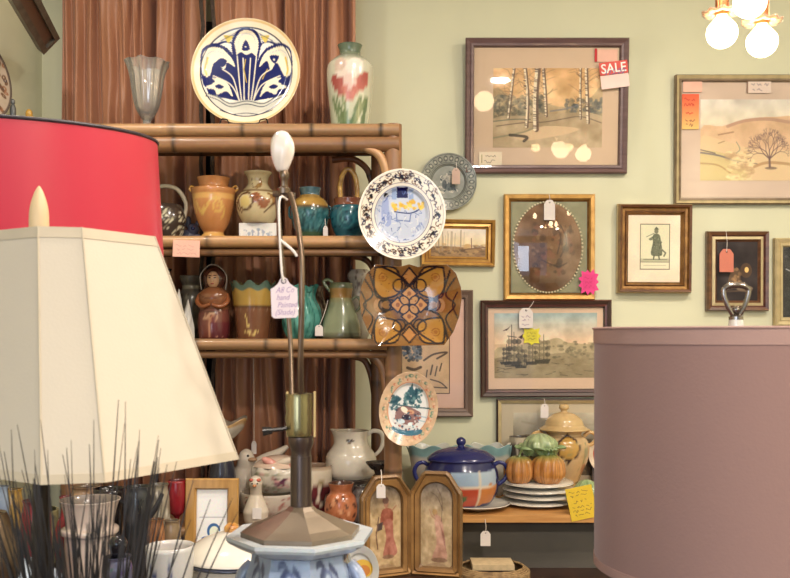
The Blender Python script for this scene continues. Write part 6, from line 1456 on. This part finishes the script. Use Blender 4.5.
# clutter seen through the grass
def small(name, label, cat, px, Y, top, r, color, prof=None, seed=1, noise=20, mat=None, cvx=None, inner=None, dec=None):
    k = S(Y); h = tb_(Y)-top; t = thing(name, label, cat, at(px, Y, MT)); cv = cvx or Cv(120, 120, color).noise(18, noise, seed)
    if dec: cv.dabs(40, (0, 10, 120, 110), dec, (2, 7), seed, .8)
    prof = prof or [(.75, 0), (.9, .05), (1, .4), (.95, .8), (.8, .95), (.9, 1)]
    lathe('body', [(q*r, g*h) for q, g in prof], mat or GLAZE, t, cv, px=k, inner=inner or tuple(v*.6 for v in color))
    return t
small('white_planter', 'tall pinkish white planter with a moulded waist behind the black grass', 'planter', 90, 2.5, 499, 29, (226, 204, 188), [(.8, 0), (.85, .03), (.84, .55), (.95, .6), (.95, .66), (.8, .7), (.9, .9), (1.02, 1)], 1, 8)
small('red_vase', 'dull red vase seen through the black grass', 'vase', 36, 2.4, 500, 15, (150, 40, 52), None, 2)
small('red_vase', 'bright red vase with a narrow neck right of the dull red one', 'vase', 66, 2.62, 496, 11, (176, 44, 60), [(.7, 0), (1, .3), (.9, .6), (.4, .8), (.6, 1)], 3)
small('ochre_jar', 'ochre yellow jar at the far left below the cream shade', 'jar', 13, 2.66, 489, 10, (206, 160, 74), None, 4)
small('blue_glass_vase', 'pale blue glass vase at the very left edge below the shade', 'vase', 1, 2.5, 486, 8, (150, 170, 196), None, 5)
small('olive_box_jar', 'wide olive yellow crock behind the left grass blades', 'crock', 31, 2.74, 510, 26, (160, 152, 104), [(.95, 0), (1, .03), (1, .9), (.96, 1)], 6, 10)
small('teapot', 'dark teapot with grey mottling beneath the cream shade', 'teapot', 138, 2.6, 486, 14, (54, 56, 60), None, 7, 50)
tp = [o for o in bpy.data.objects if o.name == 'teapot'][0]
MB().tube([(.03, -.01, .16), (.06, -.02, .2), (.075, -.02, .235)], [.010, .008, .006], 10, sm=4, c=(60, 60, 64)).build('spout', GLAZE, tp, True)
MB().tube([(-.03, 0, .2), (-.07, 0, .21), (-.075, 0, .13), (-.035, 0, .1)], .006, 8, sm=5, c=(50, 50, 54)).build('handle', GLAZE, tp, True)
small('beige_pitcher', 'beige grey speckled pitcher between the teapot and the red goblet', 'pitcher', 158, 2.7, 484, 12, (160, 148, 126), None, 8, 70, dec=[(220, 214, 200), (90, 84, 78)])
small('red_goblet', 'dark red glass goblet next to the honey wood photo frame', 'goblet', 177, 2.74, 480, 10, (150, 24, 34), [(.8, 0), (.7, .03), (.15, .1), (.15, .5), (.8, .62), (1, .8), (.9, 1)], 9)
small('orange_candle', 'terracotta carved candle holder below the beige pitcher', 'candle holder', 156, 2.45, 519, 9, (176, 112, 64), None, 10, 40)
small('brown_vase', 'leaning brown stoneware vase beside the photo frame', 'vase', 172, 2.5, 520, 9, (150, 124, 92), None, 11, 20)
small('tan_pot', 'tan pot with brown flecks above the white bowl', 'pot', 86, 2.78, 486, 16, (176, 140, 106), None, 12, 50)
small('dark_bowl', 'large black bowl standing under the middle of the cream shade', 'bowl', 109, 2.72, 488, 15, (36, 30, 32), [(.4, 0), (.5, .05), (.9, .5), (1, 1)], 13)
small('iridescent_bottle', 'stubby bottle with iridescent purple and green swirls and a black stopper', 'bottle', 118, 2.15, 556, 15, (110, 110, 140), None, 14, 30, dec=[(90, 60, 140), (70, 120, 110), (190, 190, 210), (40, 40, 60)])
ib = [o for o in bpy.data.objects if o.name == 'iridescent_bottle'][0]; k = S(2.15); hh = (tb_(2.15)-556)*k
MB().lathe([(0, hh-.002), (6*k, hh-.002), (8*k, hh+6*k), (9*k, hh+14*k), (5*k, hh+20*k), (0, hh+22*k)], 20, sm=3).build('stopper', solid('black_glass', (30, 30, 36), .15, coat=.5), ib)
t = thing('folded_cloth', 'pale blue white cloth lying folded at the bottom left', 'cloth', at(8, 2.2, MT)); k = S(2.2)
hh = (tb_(2.2)-560)*k
nx = 30; V = []; Fc = []
for i in range(nx):
    for j in range(nx): u_, v_ = i/(nx-1), j/(nx-1); V.append(((u_-.5)*.2, (v_-.5)*.18, max(.004, hh*(1-.25*abs(2*u_-1)**3)*(1-.2*abs(2*v_-1)**3)+.004*math.sin(13*u_+5*v_))))
for i in range(nx-1):
    for j in range(nx-1): Fc.append((i*nx+j, (i+1)*nx+j, (i+1)*nx+j+1, i*nx+j+1))
n0 = len(V); V += [(x, y, 0.) for x, y, z in V]
edge = [i for i in range(nx)] + [i*nx+nx-1 for i in range(1, nx)] + [(nx-1)*nx+i for i in range(nx-2, -1, -1)] + [i*nx for i in range(nx-2, 0, -1)]
for a, c in zip(edge, edge[1:]+edge[:1]): Fc.append((a, c, n0+c, n0+a))
mesh('cloth', V, Fc, solid('pale_blue_cloth', (196, 206, 218), .9, c2=(170, 184, 204), scale=12), t)
# ================================================================== LEFT WALL
A = Vector((-1.26, 3.2, Z(52, 3.2))); Wd = Vector((.055, .0, .062)); Ld = Vector((.13, -.6, -.01)); 
t = thing('framed_picture', 'grey brown carved frame leaning out high on the left wall', 'picture', A)
Ln = Ld.normalized(); Wn = (Wd-Ln*Wd.dot(Ln)).normalized(); Nn = Ln.cross(Wn)
M = Matrix((Ln, Wn, Nn)).transposed()
frm = solid('grey_brown_carved', (104, 98, 88), .5, c2=(76, 70, 62), scale=20)
def obx(b, l0, l1, w0, w1, n0, n1):
    V = [M @ Vector((l, w_, n)) for l in (l0, l1) for w_ in (w0, w1) for n in (n0, n1)]
    b.add(V, [(0, 1, 3, 2), (4, 6, 7, 5), (0, 4, 5, 1), (2, 3, 7, 6), (0, 2, 6, 4), (1, 5, 7, 3)])
wl = Wd.length
b = MB(); obx(b, 0, 1.0, 0, .022, -.015, .015); obx(b, 0, 1.0, wl-.02, wl, -.015, .015); obx(b, 0, .025, .022, wl-.02, -.015, .015); obx(b, .975, 1., .022, wl-.02, -.015, .015); b.build('frame', frm, t, smooth=False)
b = MB(); obx(b, .02, .98, .02, wl-.018, -.004, .004); b.build('centre_panel', solid('brown_panel', (96, 70, 56), .4, scale=8), t, smooth=False)
b = MB(); p = M @ Vector((.85, wl*.4, 0)); b.tube([p, Vector((XL-A.x+.001, p.y, p.z+.05))], .008, 8); b.build('wall_bracket', BLACKW, t)
# decorative plate seen edge-on at the left edge
cv = Cv(160, 160, (206, 190, 168)).noise(20, 20, 3); crackle(cv, 120, (10, 10, 150, 150), 5, [(120, 90, 70), (90, 80, 80), (170, 120, 90)], 3); cv.ell(80, 80, 78, 78, (110, 100, 92), w=8)
Yq = 3.03
t = thing('wall_plate', 'cream and brown patterned plate on the left wall, seen edge on', 'plate', (XL+.012, Yq, Z(78, Yq)), rz=math.radians(90))
plate('dish', .19, .125, plate_prof(.03, .6), cv, GLAZE, t)
led = thing('wall_ledge', 'narrow painted ledge on the left wall behind the red shade', 'ledge', (XL, 3.3, Z(124, 3.3)))
MB().box(0, .09, -.1, .2, -.02, 0).build('ledge', wallm, led, smooth=False)
t = thing('bird_ornament', 'small yellow bird ornament on the ledge above the red shade', 'figurine', (X(30, 3.38), 3.38, Z(124, 3.3))); k = S(3.38)
b = MB(); b.ell((0, 0, 7*k), (7*k, 5*k, 7*k), (206, 160, 70)); b.ell((-1*k, 0, 15*k), (3.5*k, 3*k, 5*k), (214, 166, 76)); b.build('body', GLAZE, t, True)
t = thing('grey_ornament', 'tiny grey ornament beside the yellow bird ornament', 'figurine', (XL+.045, 3.22, Z(124, 3.3)))
b = MB(); b.ell((0, 0, 7*k), (3*k, 3*k, 7.5*k), (96, 98, 96)); b.ell((0, 0, 16*k), (2*k, 2*k, 3*k), (96, 98, 96)); b.build('body', GLAZE, t, True)
# ================================================================== CAMERA, LIGHT
cam = bpy.data.cameras.new('camera'); co = bpy.data.objects.new('camera', cam); COL.objects.link(co)
co.location = (0, 0, EZ); co.rotation_euler = (math.pi/2, 0, 0)
cam.sensor_width = 36; cam.lens = F/790*36; cam.clip_start = .05
cam.shift_y = (H-289)/790; cam.shift_x = 0
cam.dof.use_dof = True; cam.dof.focus_distance = 3.1; cam.dof.aperture_fstop = 16
bpy.context.scene.camera = co
def area(name, loc, to, sx, sy, p, c, spread=180):
    l = bpy.data.lights.new(name, 'AREA'); l.shape = 'RECTANGLE'; l.size = sx; l.size_y = sy; l.energy = p; l.color = c; l.spread = math.radians(spread)
    o = bpy.data.objects.new(name, l); o.location = loc; o.rotation_euler = (Vector(to)-Vector(loc)).to_track_quat('-Z', 'Y').to_euler(); COL.objects.link(o); return o
WARM = (1, .9, .8); COOL = (.72, .84, 1.)
# daylight through the shop windows behind and to the left of the viewer
area('daylight_front_window', (-.85, -3.25, 1.65), (-.85, 0, 1.6), 1.1, 1.7, 30, COOL)
area('daylight_side_window', (-1.46, -1.9, 1.65), (0, -1.7, 1.6), 2.4, 2.0, 26, COOL)
# ceiling lights of the shop
for (x, y, p) in ((-1.0, 2.2, 12), (.55, 1.5, 26), (1.7, 1.8, 26), (.9, -.7, 50), (2.1, -.9, 40)):
    area('ceiling_light', (x, y, ZC-.03), (x, y+.25, 0), .16, .16, p, WARM).data.shape = 'DISK'
w = bpy.data.worlds.new('world'); bpy.context.scene.world = w; w.use_nodes = True
bg = w.node_tree.nodes['Background']; bg.inputs['Color'].default_value = (.6, .75, 1, 1); bg.inputs['Strength'].default_value = .6
sc = bpy.context.scene
sc.view_settings.view_transform = 'Standard'; sc.view_settings.look = 'None'; sc.view_settings.gamma = 1; sc.view_settings.use_curve_mapping = False
sc.view_settings.exposure = 0.38
